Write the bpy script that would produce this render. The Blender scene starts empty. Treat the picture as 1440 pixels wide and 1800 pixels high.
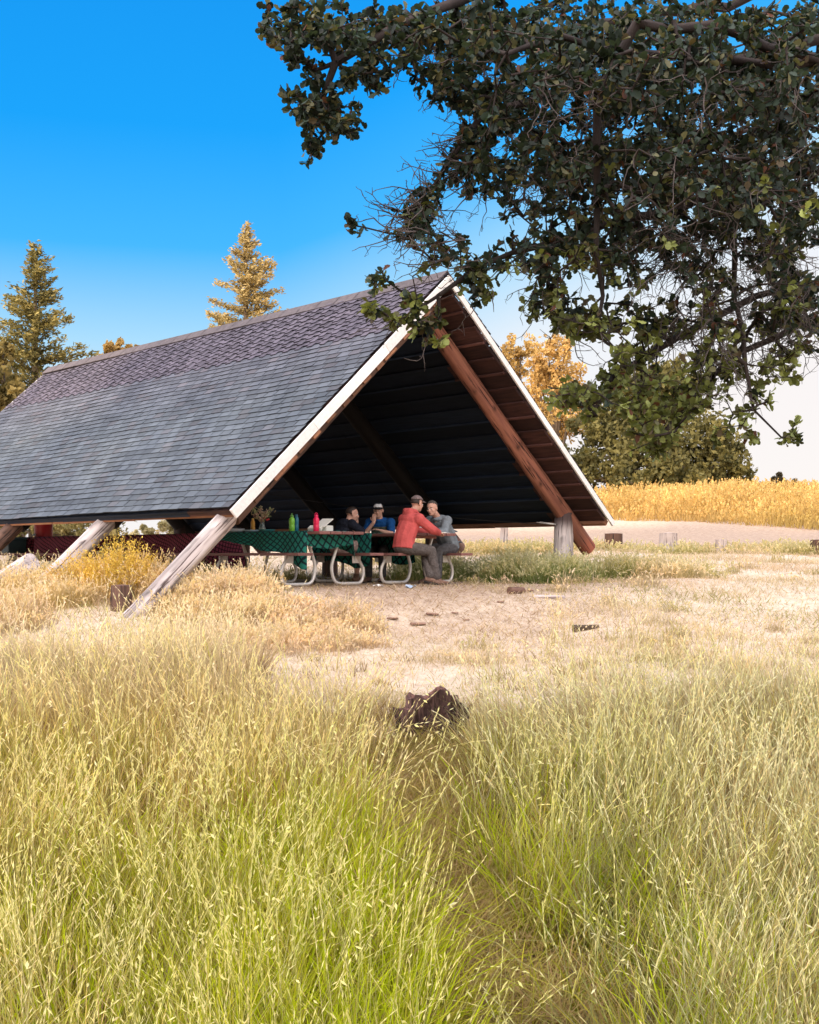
import bpy, bmesh, math, random
import numpy as np
from mathutils import Vector, Matrix, noise, Euler
R = math.radians
random.seed(7); RNG = np.random.default_rng(7)
SC = bpy.context.scene
COL = SC.collection

# ------------------------------------------------------------------ basics
F = 2202.0                      # focal length of the 1440 px wide photograph
def at(u, v, y):                # measured point of the photograph at depth y -> world
    return Vector(((u-720)/F*y, y, (975-v)/F*y))

GX = Vector((0.7426, 0.670, 0)); AX = Vector((-0.670, 0.7426, 0))   # shelter: across / along
LC = Vector((-2.218, 15.5, 0)); FLOOR = -0.44
def S(g, d, z=0.0):             # shelter coordinates -> world (z above the shelter floor)
    p = LC + GX*g + AX*d; return Vector((p.x, p.y, FLOOR+z))
TH = math.atan2(0.670, 0.7426)

# ------------------------------------------------------------------ terrain
_ky = [-400,-60,0,4,8,12,14.5,17.5,20.5,28,36,42,50,58,66,80,130,400,3000]
_kz = [-14,-4,-1.56,-1.5,-1.27,-1.02,-.84,-.5,-.24,.10,.40,.75,1.75,2.35,2.55,2.3,-1,-16,-60]
_ty = np.linspace(-400,400,8001); _tz = np.interp(_ty,_ky,_kz)
_k = np.hanning(31); _k/=_k.sum(); _tz[30:-30] = np.convolve(_tz,_k,'same')[30:-30]
def sstep(a,b,x):
    t = np.clip((x-a)/(b-a),0,1); return t*t*(3-2*t)
def terrain(x,y):
    x = np.asarray(x,float); y = np.asarray(y,float)
    z = np.where(np.abs(y)<399, np.interp(y,_ty,_tz), np.interp(y,_ky,_kz))
    z = z + 0.035*np.sin(x*1.3+y*.7)*np.cos(y*.9-x*.4)*sstep(2,9,y)*(1-sstep(60,120,y)) + 0.02*np.sin(3.1*x+1.7*y)
    z = z - sstep(38,50,y)*(1-sstep(4,14,x))*0.5 - sstep(36,60,y)*sstep(0,14,-x)*1.6
    gx = (x-LC.x)*GX.x+(y-LC.y)*GX.y; dx = (x-LC.x)*AX.x+(y-LC.y)*AX.y
    w = sstep(-1.6,0.5,gx)*(1-sstep(7.2,9.5,gx))*sstep(-2.2,-.2,dx)*(1-sstep(13,16,dx))
    return z*(1-w)+(FLOOR-0.004+0.012*np.sin(x*5)*np.sin(y*4.3)*0)*w
def tz(x,y): return float(terrain(x,y))

# ------------------------------------------------------------------ object helpers
def tag(o,label=None,cat=None,group=None,kind=None):
    if label: o['label']=label
    if cat: o['category']=cat
    if group: o['group']=group
    if kind: o['kind']=kind
    return o
def link(name,me,mat=None,parent=None):
    o = bpy.data.objects.new(name,me); COL.objects.link(o)
    if mat is not None and me is not None and not me.materials: me.materials.append(mat)
    if parent is not None: o.parent = parent
    return o
def empty(name,loc,rz=0,label=None,cat=None,group=None):
    o = bpy.data.objects.new(name,None); COL.objects.link(o); o.location=loc; o.rotation_euler=(0,0,rz)
    o.empty_display_size=.1
    return tag(o,label,cat,group)
def bm_mesh(bm,name,smooth=False):
    me = bpy.data.meshes.new(name); bm.normal_update(); bm.to_mesh(me); bm.free()
    if smooth: me.polygons.foreach_set('use_smooth',[True]*len(me.polygons))
    return me
def np_mesh(name,V,Fc,col=None,smooth=False):
    """V (n,3); Fc list of arrays (m,k) of faces with k corners; col (n,3) or (n,4)"""
    me = bpy.data.meshes.new(name); V=np.asarray(V,np.float32)
    if not isinstance(Fc,list): Fc=[Fc]
    Fc=[np.asarray(f,np.int32) for f in Fc if len(f)]
    loops=np.concatenate([f.ravel() for f in Fc]); tot=np.concatenate([np.full(len(f),f.shape[1],np.int32) for f in Fc])
    st=np.concatenate([[0],np.cumsum(tot)[:-1]]).astype(np.int32)
    me.vertices.add(len(V)); me.vertices.foreach_set('co',V.ravel())
    me.loops.add(len(loops)); me.loops.foreach_set('vertex_index',loops)
    me.polygons.add(len(tot)); me.polygons.foreach_set('loop_start',st); me.polygons.foreach_set('loop_total',tot)
    if smooth: me.polygons.foreach_set('use_smooth',np.ones(len(tot),bool))
    if col is not None:
        col=np.asarray(col,np.float32)
        if col.shape[1]==3: col=np.concatenate([col,np.ones((len(col),1),np.float32)],1)
        a=me.color_attributes.new('Col','FLOAT_COLOR','POINT'); a.data.foreach_set('color',col.ravel())
    me.update(calc_edges=True); me.validate(); return me
class MB:                       # collects simple solids into one mesh with a colour per vertex
    def __init__(s): s.V=[];s.F=[];s.C=[];s.n=0
    def add(s,V,Fs,c=(1,1,1)):
        V=[Vector(v) for v in V]; s.V+= [tuple(v) for v in V]; s.C+=[tuple(c)]*len(V) if not isinstance(c,list) else c
        s.F+=[tuple(i+s.n for i in f) for f in Fs]; s.n+=len(V); return s
    def box(s,c,size,rot=None,col=(1,1,1),bev=0.0,jit=0.0):
        hx,hy,hz=[q/2 for q in size]; c=Vector(c)
        b=min(bev,hx*.9,hy*.9,hz*.9)
        pts=[];fs=[]
        if b<=0:
            for x in(-hx,hx):
                for y in(-hy,hy):
                    for z in(-hz,hz): pts.append(Vector((x,y,z)))
            fs=[(0,1,3,2),(4,6,7,5),(0,4,5,1),(2,3,7,6),(0,2,6,4),(1,5,7,3)]
        else:
            bm=bmesh.new(); bmesh.ops.create_cube(bm,size=1)
            for v in bm.verts: v.co=Vector((v.co.x*2*hx,v.co.y*2*hy,v.co.z*2*hz))
            bmesh.ops.bevel(bm,geom=bm.edges[:],offset=b,segments=2,affect='EDGES',profile=.5)
            bm.verts.index_update(); pts=[v.co.copy() for v in bm.verts]; fs=[tuple(v.index for v in f.verts) for f in bm.faces]; bm.free()
        if jit: pts=[p+Vector((random.uniform(-jit,jit) for _ in range(3))) for p in pts]
        M=rot if rot is not None else Matrix.Identity(3)
        return s.add([c+M@p for p in pts],fs,col)
    def tube(s,pts,rad,seg=10,col=(1,1,1),caps=True,side=None):
        pts=[Vector(p) for p in pts]; n=len(pts)
        if not isinstance(rad,(list,tuple)): rad=[rad]*n
        V=[];prev=None
        for i,p in enumerate(pts):
            t=(pts[min(i+1,n-1)]-pts[max(i-1,0)]).normalized()
            if side is not None: u=(Vector(side)-t*Vector(side).dot(t)).normalized()
            elif prev is None:
                u=t.orthogonal().normalized()
            else: u=(prev-t*prev.dot(t)).normalized()
            prev=u; w=t.cross(u); r=rad[i]
            ru,rw=(r if isinstance(r,tuple) else (r,r))
            for k in range(seg):
                a=2*math.pi*k/seg; V.append(p+u*(ru*math.cos(a))+w*(rw*math.sin(a)))
        Fs=[(i*seg+k,i*seg+(k+1)%seg,(i+1)*seg+(k+1)%seg,(i+1)*seg+k) for i in range(n-1) for k in range(seg)]
        if caps: Fs+=[tuple(range(seg-1,-1,-1)),tuple((n-1)*seg+k for k in range(seg))]
        return s.add(V,Fs,col)
    def ell(s,c,r,rot=None,col=(1,1,1),seg=14,rings=9):
        c=Vector(c);M=rot if rot is not None else Matrix.Identity(3);V=[c+M@Vector((0,0,r[2]))]
        for i in range(1,rings):
            th=math.pi*i/rings
            for k in range(seg):
                a=2*math.pi*k/seg;V.append(c+M@Vector((r[0]*math.sin(th)*math.cos(a),r[1]*math.sin(th)*math.sin(a),r[2]*math.cos(th))))
        V.append(c+M@Vector((0,0,-r[2])));L=len(V)-1;Fs=[(0,1+k,1+(k+1)%seg) for k in range(seg)]
        for i in range(rings-2):
            for k in range(seg):
                a=1+i*seg;Fs.append((a+k,a+seg+k,a+seg+(k+1)%seg,a+(k+1)%seg))
        a=1+(rings-2)*seg;Fs+=[(L,a+(k+1)%seg,a+k) for k in range(seg)]
        return s.add(V,Fs,col)
    def lathe(s,c,prof,seg=20,col=(1,1,1),rot=None):   # prof [(r,z)...]
        c=Vector(c);M=rot if rot is not None else Matrix.Identity(3)
        V=[c+M@Vector((r*math.cos(2*math.pi*k/seg),r*math.sin(2*math.pi*k/seg),z)) for r,z in prof for k in range(seg)]
        n=len(prof);Fs=[(i*seg+k,i*seg+(k+1)%seg,(i+1)*seg+(k+1)%seg,(i+1)*seg+k) for i in range(n-1) for k in range(seg)]
        Fs+=[tuple(range(seg-1,-1,-1)),tuple((n-1)*seg+k for k in range(seg))]
        return s.add(V,Fs,col)
    def mesh(s,name,smooth=False):
        me=bpy.data.meshes.new(name); me.from_pydata(s.V,[],s.F)
        a=me.color_attributes.new('Col','FLOAT_COLOR','POINT')
        a.data.foreach_set('color',np.array([tuple(c)[:3]+(1,) for c in s.C],np.float32).ravel())
        if smooth: me.polygons.foreach_set('use_smooth',[True]*len(me.polygons))
        me.update(); return me
    def build(s,name,mat,parent=None,smooth=False): return link(name,s.mesh(name,smooth),mat,parent)
def autosmooth(o,ang=40):
    me=o.data; me.polygons.foreach_set('use_smooth',[True]*len(me.polygons))
    try: me.set_sharp_from_angle(angle=R(ang))
    except Exception: pass
    return o

# ------------------------------------------------------------------ materials
def nodes(name):
    m=bpy.data.materials.new(name); m.use_nodes=True; nt=m.node_tree; nt.nodes.clear()
    out=nt.nodes.new('ShaderNodeOutputMaterial'); b=nt.nodes.new('ShaderNodeBsdfPrincipled')
    nt.links.new(b.outputs[0],out.inputs[0]); b.inputs['Specular IOR Level'].default_value=.3
    return m,nt,b,out
def N(nt,t,**kw):
    n=nt.nodes.new(t)
    for k,v in kw.items():
        if k in n.inputs: n.inputs[k].default_value=v
        else: setattr(n,k,v)
    return n
def rgb(c): return (c[0],c[1],c[2],1)
def coords(nt,scale=(1,1,1),kind='Object'):
    tc=N(nt,'ShaderNodeTexCoord'); mp=N(nt,'ShaderNodeMapping'); mp.inputs['Scale'].default_value=scale
    nt.links.new(tc.outputs[kind],mp.inputs['Vector']); return mp.outputs['Vector']
def mixc(nt,a,b,f,mode='MIX'):
    m=N(nt,'ShaderNodeMix',data_type='RGBA',blend_type=mode)
    for sock,val in((m.inputs[6],a),(m.inputs[7],b)):
        if hasattr(val,'type') and not isinstance(val,tuple): nt.links.new(val,sock)
        else: sock.default_value=rgb(val)
    if hasattr(f,'type'): nt.links.new(f,m.inputs[0])
    else: m.inputs[0].default_value=f
    return m.outputs[2]
def ramp(nt,fac,stops):
    r=N(nt,'ShaderNodeValToRGB'); e=r.color_ramp.elements
    while len(e)<len(stops): e.new(.5)
    for q,(p,c) in zip(e,stops): q.position=p; q.color=rgb(c) if isinstance(c,(tuple,list)) else (c,c,c,1)
    nt.links.new(fac,r.inputs[0]); return r.outputs[0]
def noisy(name,c1,c2,scale=8,stretch=(1,1,1),rough=.8,bump=.3,dist=.01,attr=False,metal=0,detail=6,spec=.3,kind='Object'):
    m,nt,b,out=nodes(name); v=coords(nt,stretch,kind)
    n=N(nt,'ShaderNodeTexNoise',Scale=scale,Detail=detail,Roughness=.62); nt.links.new(v,n.inputs['Vector'])
    c=ramp(nt,n.outputs['Fac'],[(.3,c1),(.7,c2)])
    if attr:
        a=N(nt,'ShaderNodeAttribute',attribute_name='Col'); c=mixc(nt,c,a.outputs['Color'],1.0,'MULTIPLY')
    nt.links.new(c,b.inputs['Base Color']); b.inputs['Roughness'].default_value=rough; b.inputs['Metallic'].default_value=metal
    b.inputs['Specular IOR Level'].default_value=spec
    if bump:
        bp=N(nt,'ShaderNodeBump',Strength=bump,Distance=dist); nt.links.new(n.outputs['Fac'],bp.inputs['Height']); nt.links.new(bp.outputs[0],b.inputs['Normal'])
    return m
def leafmat(name,trans=.35,rough=.6,spec=.2,tint=(1,1,1)):
    m,nt,b,out=nodes(name); a=N(nt,'ShaderNodeAttribute',attribute_name='Col')
    g=N(nt,'ShaderNodeNewGeometry'); n=N(nt,'ShaderNodeTexNoise',Scale=3.0,Detail=3.0); nt.links.new(g.outputs['Position'],n.inputs['Vector'])
    f=ramp(nt,n.outputs['Fac'],[(.3,(.8,.8,.8)),(.7,(1.15,1.12,1.05))])
    c=mixc(nt,a.outputs['Color'],f,1.0,'MULTIPLY')
    nt.links.new(c,b.inputs['Base Color']); b.inputs['Roughness'].default_value=rough; b.inputs['Specular IOR Level'].default_value=spec
    t=N(nt,'ShaderNodeBsdfTranslucent'); c2=mixc(nt,c,(1.25,1.2,.55),1.0,'MULTIPLY'); nt.links.new(c2,t.inputs['Color'])
    mx=N(nt,'ShaderNodeMixShader'); mx.inputs[0].default_value=trans
    nt.links.new(b.outputs[0],mx.inputs[1]); nt.links.new(t.outputs[0],mx.inputs[2]); nt.links.new(mx.outputs[0],out.inputs[0]); return m
def woodlog(name,c1,c2,dark,weather,rough=.75):
    m,nt,b,out=nodes(name); v=coords(nt,(14,14,1.1)); v2=coords(nt,(40,40,1.6))
    n=N(nt,'ShaderNodeTexNoise',Scale=1.0,Detail=8.0,Roughness=.65); nt.links.new(v,n.inputs['Vector'])
    n2=N(nt,'ShaderNodeTexNoise',Scale=1.0,Detail=4.0,Roughness=.5); nt.links.new(v2,n2.inputs['Vector'])
    c=ramp(nt,n.outputs['Fac'],[(.3,c1),(.62,c2),(.8,weather)])
    cr=ramp(nt,n2.outputs['Fac'],[(.34,0.0),(.43,1.0)])
    c=mixc(nt,dark,c,cr)
    a=N(nt,'ShaderNodeAttribute',attribute_name='Col'); c=mixc(nt,c,a.outputs['Color'],1.0,'MULTIPLY')
    nt.links.new(c,b.inputs['Base Color']); b.inputs['Roughness'].default_value=rough
    ad=N(nt,'ShaderNodeMath',operation='ADD'); nt.links.new(n.outputs['Fac'],ad.inputs[0]); nt.links.new(cr,ad.inputs[1])
    bp=N(nt,'ShaderNodeBump',Strength=.6,Distance=.012); nt.links.new(ad.outputs[0],bp.inputs['Height']); nt.links.new(bp.outputs[0],b.inputs['Normal']); return m

M={}
M['log_red']=woodlog('red log wood',(.19,.07,.05),(.34,.135,.085),(.03,.013,.011),(.48,.24,.16))
M['log_grey']=woodlog('weathered log wood',(.46,.38,.36),(.70,.61,.60),(.12,.08,.075),(.80,.74,.74))
M['log_dark']=woodlog('dark log wood',(.11,.06,.045),(.2,.11,.08),(.03,.02,.02),(.24,.15,.11))
M['post']=woodlog('bleached post wood',(.58,.48,.46),(.76,.67,.66),(.08,.05,.05),(.8,.74,.73))
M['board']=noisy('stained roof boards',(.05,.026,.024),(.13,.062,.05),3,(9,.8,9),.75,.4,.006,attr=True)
M['barge']=noisy('worn white paint',(.74,.71,.70),(.88,.86,.85),5,(6,1,6),.6,.25,.004,attr=True)
M['fascia']=noisy('bare orange eave board',(.30,.13,.07),(.5,.24,.13),4,(8,.8,8),.8,.4,.006,attr=True)
M['plank']=noisy('painted table planks',(.14,.055,.05),(.26,.12,.10),4,(10,.9,10),.6,.3,.004,attr=True)
M['tube']=noisy('galvanised tube',(.50,.46,.42),(.68,.64,.60),9,(1,1,1),.42,.1,.002,metal=.35)
M['soil']=None
M['mug']=noisy('white glaze',(.75,.74,.72),(.82,.81,.8),4,rough=.25,bump=0)
M['paper']=noisy('paper',(.75,.70,.60),(.85,.80,.72),6,rough=.9,bump=.05)
M['skin']=noisy('skin',(.50,.27,.20),(.60,.34,.25),14,rough=.55,bump=.1,dist=.002)
M['hair']=noisy('dark hair',(.015,.010,.008),(.05,.032,.025),60,rough=.6,bump=.6,dist=.004)
M['greyhair']=noisy('greying hair',(.03,.025,.022),(.11,.09,.08),60,rough=.6,bump=.6,dist=.004)
M['rubber']=noisy('black rubber',(.012,.012,.014),(.03,.03,.03),20,rough=.6)
def cloth(name,c,var=.25,scale=22): 
    c2=tuple(min(1,q*(1+var)) for q in c); c1=tuple(q*(1-var) for q in c); return noisy(name,c1,c2,scale,rough=.9,bump=.9,dist=.03,detail=3,spec=.1)
M['hoodie']=cloth('red fleece',(.46,.085,.08),.2,6)
M['greyshirt']=cloth('grey knit',(.17,.19,.21),.2,10)
M['darkshirt']=cloth('black knit',(.018,.02,.03)); M['blueshirt']=cloth('blue cotton',(.013,.07,.22),.2,10); M['vest']=cloth('olive vest',(.07,.075,.055))
M['trouser']=cloth('grey brown trousers',(.10,.084,.078)); M['trouser2']=cloth('charcoal trousers',(.085,.08,.082)); M['shorts']=cloth('tan shorts',(.30,.21,.18))
M['cap']=cloth('brown grey cap',(.17,.125,.12)); M['capblack']=cloth('black mesh cap',(.02,.02,.025)); M['capwhite']=cloth('white cap front',(.72,.70,.70),.08)
M['boot']=cloth('brown suede shoe',(.20,.12,.09)); M['sole']=M['rubber']
def clothcheck(name,base,dark,light,sc=26,rot=.6):
    m,nt,b,out=nodes(name); tc=N(nt,'ShaderNodeTexCoord'); mp=N(nt,'ShaderNodeMapping'); mp.inputs['Rotation'].default_value=(0,0,rot); mp.inputs['Scale'].default_value=(sc,sc,sc)
    a=N(nt,'ShaderNodeAttribute',attribute_name='Cuv'); nt.links.new(a.outputs['Vector'],mp.inputs['Vector'])
    sp=N(nt,'ShaderNodeSeparateXYZ'); nt.links.new(mp.outputs[0],sp.inputs[0])
    def line(sock,lo,hi):
        f=N(nt,'ShaderNodeMath',operation='FRACT'); nt.links.new(sock,f.inputs[0]); return ramp(nt,f.outputs[0],[(0,1.0),(lo,1.0),(hi,0.0),(1,0.0)])
    lx=line(sp.outputs[0],.24,.3); ly=line(sp.outputs[1],.24,.3)
    mx=N(nt,'ShaderNodeMath',operation='MAXIMUM'); nt.links.new(lx,mx.inputs[0]); nt.links.new(ly,mx.inputs[1])
    n=N(nt,'ShaderNodeTexNoise',Scale=.9,Detail=4.0); nt.links.new(mp.outputs[0],n.inputs['Vector'])
    c=mixc(nt,base,light,n.outputs['Fac']); c=mixc(nt,c,dark,mx.outputs[0]); nt.links.new(c,b.inputs['Base Color']); b.inputs['Roughness'].default_value=.85; return m
M['greencloth']=clothcheck('green lattice tablecloth',(.010,.135,.105),(.004,.02,.026),(.022,.23,.175),11,.6)
M['redcloth']=clothcheck('crimson check tablecloth',(.20,.025,.055),(.03,.008,.015),(.34,.07,.11),18,.3)
def plastic(name,c,rough=.35): return noisy(name,tuple(q*.9 for q in c),tuple(min(1,q*1.06) for q in c),3,rough=rough,bump=0,spec=.5)
M['leaf']=leafmat('oak leaf',.3,.5,.28); M['grass']=leafmat('grass blade',.42,.7,.12); M['needle']=leafmat('conifer needles',.2,.7,.1); M['crown']=leafmat('distant leaves',.25,.7,.1)
M['bark']=noisy('oak bark',(.02,.015,.014),(.06,.044,.04),9,(1,1,.5),.9,.9,.02)
M['lichen']=noisy('lichen crusted twig',(.07,.055,.055),(.16,.13,.12),30,rough=.95,bump=.8,dist=.01)
M['trunk']=noisy('tree trunk bark',(.05,.035,.025),(.14,.10,.07),4,(3,3,.6),.9,.8,.03)
M['rot']=noisy('rotten charred wood',(.02,.012,.011),(.15,.088,.078),6,(9,9,1.6),.95,1.0,.03,attr=True)
M['barkbit']=noisy('loose bark',(.16,.09,.07),(.36,.23,.17),14,(1,5,1),.95,.8,.01)

# ground
m,nt,b,out=nodes('meadow soil and dry litter'); g=N(nt,'ShaderNodeNewGeometry'); P_=g.outputs['Position']
n1=N(nt,'ShaderNodeTexNoise',Scale=.35,Detail=5.0,Roughness=.6); n2=N(nt,'ShaderNodeTexNoise',Scale=9.0,Detail=8.0,Roughness=.7); n3=N(nt,'ShaderNodeTexNoise',Scale=60.0,Detail=4.0,Roughness=.7)
for q in(n1,n2,n3): nt.links.new(P_,q.inputs['Vector'])
straw=ramp(nt,n2.outputs['Fac'],[(.3,(.46,.36,.28)),(.55,(.68,.57,.46)),(.75,(.80,.70,.60))])
dirt=ramp(nt,n2.outputs['Fac'],[(.3,(.30,.21,.16)),(.6,(.50,.385,.30)),(.8,(.66,.53,.42))])
a=N(nt,'ShaderNodeAttribute',attribute_name='Col'); sp=N(nt,'ShaderNodeSeparateColor'); nt.links.new(a.outputs['Color'],sp.inputs[0])
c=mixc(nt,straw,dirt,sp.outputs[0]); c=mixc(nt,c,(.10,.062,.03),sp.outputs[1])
f=ramp(nt,n3.outputs['Fac'],[(.3,(.72,.70,.68)),(.7,(1.15,1.13,1.1))]); c=mixc(nt,c,f,1.0,'MULTIPLY')
nt.links.new(c,b.inputs['Base Color']); b.inputs['Roughness'].default_value=.95; b.inputs['Specular IOR Level'].default_value=.1
bp=N(nt,'ShaderNodeBump',Strength=.8,Distance=.03); nt.links.new(n2.outputs['Fac'],bp.inputs['Height']); nt.links.new(bp.outputs[0],b.inputs['Normal']); M['ground']=m

# shingles
m,nt,b,out=nodes('asphalt shingle granules'); a=N(nt,'ShaderNodeAttribute',attribute_name='Col'); v=coords(nt)
n1=N(nt,'ShaderNodeTexNoise',Scale=90.0,Detail=4.0,Roughness=.8); n2=N(nt,'ShaderNodeTexNoise',Scale=1.3,Detail=5.0,Roughness=.65)
for q in(n1,n2): nt.links.new(v,q.inputs['Vector'])
f1=ramp(nt,n1.outputs['Fac'],[(.25,(.6,.6,.6)),(.75,(1.35,1.35,1.35))]); f2=ramp(nt,n2.outputs['Fac'],[(.3,(.78,.78,.8)),(.7,(1.2,1.17,1.12))])
c=mixc(nt,mixc(nt,a.outputs['Color'],f1,1.0,'MULTIPLY'),f2,1.0,'MULTIPLY'); nt.links.new(c,b.inputs['Base Color']); b.inputs['Roughness'].default_value=.9; b.inputs['Specular IOR Level'].default_value=.25
bp=N(nt,'ShaderNodeBump',Strength=.35,Distance=.003); nt.links.new(n1.outputs['Fac'],bp.inputs['Height']); nt.links.new(bp.outputs[0],b.inputs['Normal']); M['shingle']=m

# ------------------------------------------------------------------ ground sheet
def path_x(y): return np.interp(y,[0,2,3,4,5,6,7,8.4,10,12],[.1,.24,.31,.32,.15,.03,.03,.09,.1,.25])
def axis(a):
    return np.array(sorted(set(np.round(np.concatenate(a),3))))
xs=axis([np.array([-3000,-1500,-800,-400,-250,-150,-100,-70]),np.arange(-50,50.1,1.0),np.arange(-9,9.01,.2),np.array([70,100,150,250,400,800,1500,3000])])
ys=axis([np.array([-3000,-1500,-800,-400,-250,-150,-100,-70,-45,-30,-20,-12]),np.arange(-6,95,.8),np.arange(2,32,.2),np.array([105,120,140,170,220,300,400,700,1500,3000])])
XX,YY=np.meshgrid(xs,ys); ZZ=terrain(XX,YY)
nx,ny=len(xs),len(ys); idx=np.arange(nx*ny).reshape(ny,nx)
Fq=np.stack([idx[:-1,:-1],idx[:-1,1:],idx[1:,1:],idx[1:,:-1]],-1).reshape(-1,4)
gx=(XX-LC.x)*GX.x+(YY-LC.y)*GX.y; dx=(XX-LC.x)*AX.x+(YY-LC.y)*AX.y
bare=sstep(0.,1.2,gx)*(1-sstep(6.6,7.6,gx))*sstep(-2.6,-.8,dx)*(1-sstep(12,14,dx))
bare=np.maximum(bare,.55*(np.exp(-((XX-.4)/2.2)**2-((YY-14.8)/2.2)**2)))
bare=np.maximum(bare,1.0*sstep(29,31,YY)*(1-sstep(43,52,YY))*sstep(-2,2,XX))  # bare road; the full mask also paints in the evening shade
trail_and_shade=np.exp(-((XX-path_x(YY))/.3)**2)*(1-sstep(9,11,YY))
trail_and_shade=np.maximum(trail_and_shade,.75*(1-sstep(7,10.5,YY)))  # shade in the gaps of the tall grass painted into the soil
cols=np.stack([bare,trail_and_shade,np.zeros_like(bare)],-1).reshape(-1,3)
tag(link('ground',np_mesh('ground',np.stack([XX,YY,ZZ],-1).reshape(-1,3),Fq,cols,True),M['ground']),kind='structure')

# ------------------------------------------------------------------ grass
def blades(x,y,h,w,lean,phi,curl,c0,c1,K=4):
    n=len(x); z=terrain(x,y)-.01; rot=RNG.uniform(0,2*np.pi,n)
    V=np.zeros((n,2*K+1,3),np.float32); C=np.zeros((n,2*K+1,3),np.float32)
    sx,sy=np.cos(rot),np.sin(rot)
    for k in range(K+1):
        t=k/K; off=h*(lean*t+curl*t*t); zz=h*t*np.sqrt(np.clip(1-(.8*(lean*t*.8+curl*t))**2,.05,1))-np.clip(curl-.55,0,1)*h*t**3*.5
        cx=x+np.cos(phi)*off; cy=y+np.sin(phi)*off; ww=w*(1-t**2.2)*.5
        cc=c0*(1-t**1.45)+c1*t**1.45  # dark feet reach up the blade: painted shade between the stems
        if k<K:
            V[:,2*k]=np.stack([cx-sx*ww,cy-sy*ww,z+zz],-1);V[:,2*k+1]=np.stack([cx+sx*ww,cy+sy*ww,z+zz],-1);C[:,2*k]=cc;C[:,2*k+1]=cc
        else: V[:,2*K]=np.stack([cx,cy,z+zz],-1);C[:,2*K]=cc
    base=(np.arange(n)*(2*K+1))[:,None]
    q=np.concatenate([base+np.array([2*k,2*k+1,2*k+3,2*k+2]) for k in range(K-1)]); t3=base+np.array([2*K-2,2*K-1,2*K])
    return V.reshape(-1,3),q,t3,C.reshape(-1,3)
def heads(x,y,h,lean,phi,curl,col,m=9,ln=.016,wd=.0042,span=.3,loose=.3):
    """seed heads: m spikelets alternating up the last part of each stem"""
    n=len(x); z=terrain(x,y); Vs=[];Cs=[]
    for j in range(m):
        t=1-span*(1-(j+.5)/m)+RNG.uniform(-.01,.01,n)
        off=h*(lean*t+curl*t*t); zz=h*t*np.sqrt(np.clip(1-(.8*(lean*t*.8+curl*t))**2,.05,1))-np.clip(curl-.55,0,1)*h*t**3*.5
        p=np.stack([x+np.cos(phi)*off,y+np.sin(phi)*off,z+zz],-1)
        p=p+(loose>.5)*RNG.normal(0,.022,(n,3)); a=RNG.uniform(0,2*np.pi,n); k_=lean+2*curl*t; d=np.stack([np.cos(a)*loose+np.cos(phi)*k_,np.sin(a)*loose+np.sin(phi)*k_,.95-np.clip(k_-.5,0,1)*.6-(loose>.5)*1.5+RNG.normal(0,.1,n)],-1); d/=np.linalg.norm(d,axis=1)[:,None]
        s=np.cross(d,RNG.normal(0,1,(n,3))); s/=np.linalg.norm(s,axis=1)[:,None]
        L=(ln*RNG.uniform(.7,1.3,n)*(y/5)**.5)[:,None]; W=(wd*RNG.uniform(.7,1.3,n)*(y/5)**.7)[:,None]
        Vs.append(np.stack([p,p+d*L*.45+s*W,p+d*L,p+d*L*.45-s*W],1)); Cs.append(np.repeat((col*RNG.uniform(.85,1.15,(n,1)))[:,None,:],4,1))
    V=np.concatenate(Vs).reshape(-1,3); q=np.arange(len(V)).reshape(-1,4); return V,q,np.concatenate(Cs).reshape(-1,3)
class Veg:
    def __init__(s): s.V=[];s.Q=[];s.T=[];s.C=[];s.n=0
    def add(s,V,q=None,t=None,C=None):
        s.V.append(V);s.C.append(C)
        if q is not None and len(q): s.Q.append(q+s.n)
        if t is not None and len(t): s.T.append(t+s.n)
        s.n+=len(V)
    def build(s,name,mat,**k):
        fs=[]
        if s.Q: fs.append(np.concatenate(s.Q))
        if s.T: fs.append(np.concatenate(s.T))
        return tag(link(name,np_mesh(name,np.concatenate(s.V),fs,np.clip(np.concatenate(s.C),0,1)),mat),**k)
def lerp3(a,b,t): return np.asarray(a)*(1-t)[:,None]+np.asarray(b)*t[:,None]
def fnoise(x,y,s,seed=0.):
    return .5+.25*(np.sin(x*s+1.3*seed+1.7*np.sin(y*s*.7+seed))+np.sin(y*s*1.1+2.1*seed+1.3*np.sin(x*s*.9-seed)))
STRAW=np.array([.74,.58,.38]); PALE=np.array([.83,.71,.57]); GREEN=np.array([.34,.40,.055]); OLIVE=np.array([.42,.40,.16]); GOLD=np.array([.70,.46,.17]); PINK=np.array([.78,.60,.50]); MINT=np.array([.55,.56,.33])
def meadow_color(x,y,h,dg=0.):
    u=x/y; n=len(x)
    g=np.clip(1.24-(y-2.8)/3.9,0,1)*(1-.45*sstep(.14,.28,u))*(1-.25*sstep(-.15,-.32,u))
    g=np.clip(g+.5*(fnoise(x,y,2.3,1.)-.5)+.14*RNG.normal(0,1,n)+dg,0,1)
    far=sstep(7.,10.,y+.5*RNG.normal(0,1,n))
    dry=lerp3(lerp3([.86,.58,.22],[.96,.80,.48],RNG.uniform(0,1,n)),[.95,.78,.66],far)
    dry=np.where((u>.03)[:,None]&(RNG.uniform(0,1,n)<.6)[:,None],lerp3([.88,.87,.62],[.95,.86,.70],far),dry)
    grn=lerp3([.56,.62,.015],[.80,.74,.10],RNG.uniform(0,1,n)); grn=np.where((u>.12)[:,None]&(RNG.uniform(0,1,n)<.5)[:,None],np.array([.46,.52,.20]),grn)
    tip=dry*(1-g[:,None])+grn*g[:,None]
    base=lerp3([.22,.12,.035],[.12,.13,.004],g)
    return base,tip
def scatter(n,y0,y1,hw=.40,ex=.5):
    y=RNG.uniform(y0,y1,n); x=RNG.uniform(-1,1,n)*(hw*y+ex); return x,y
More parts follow.
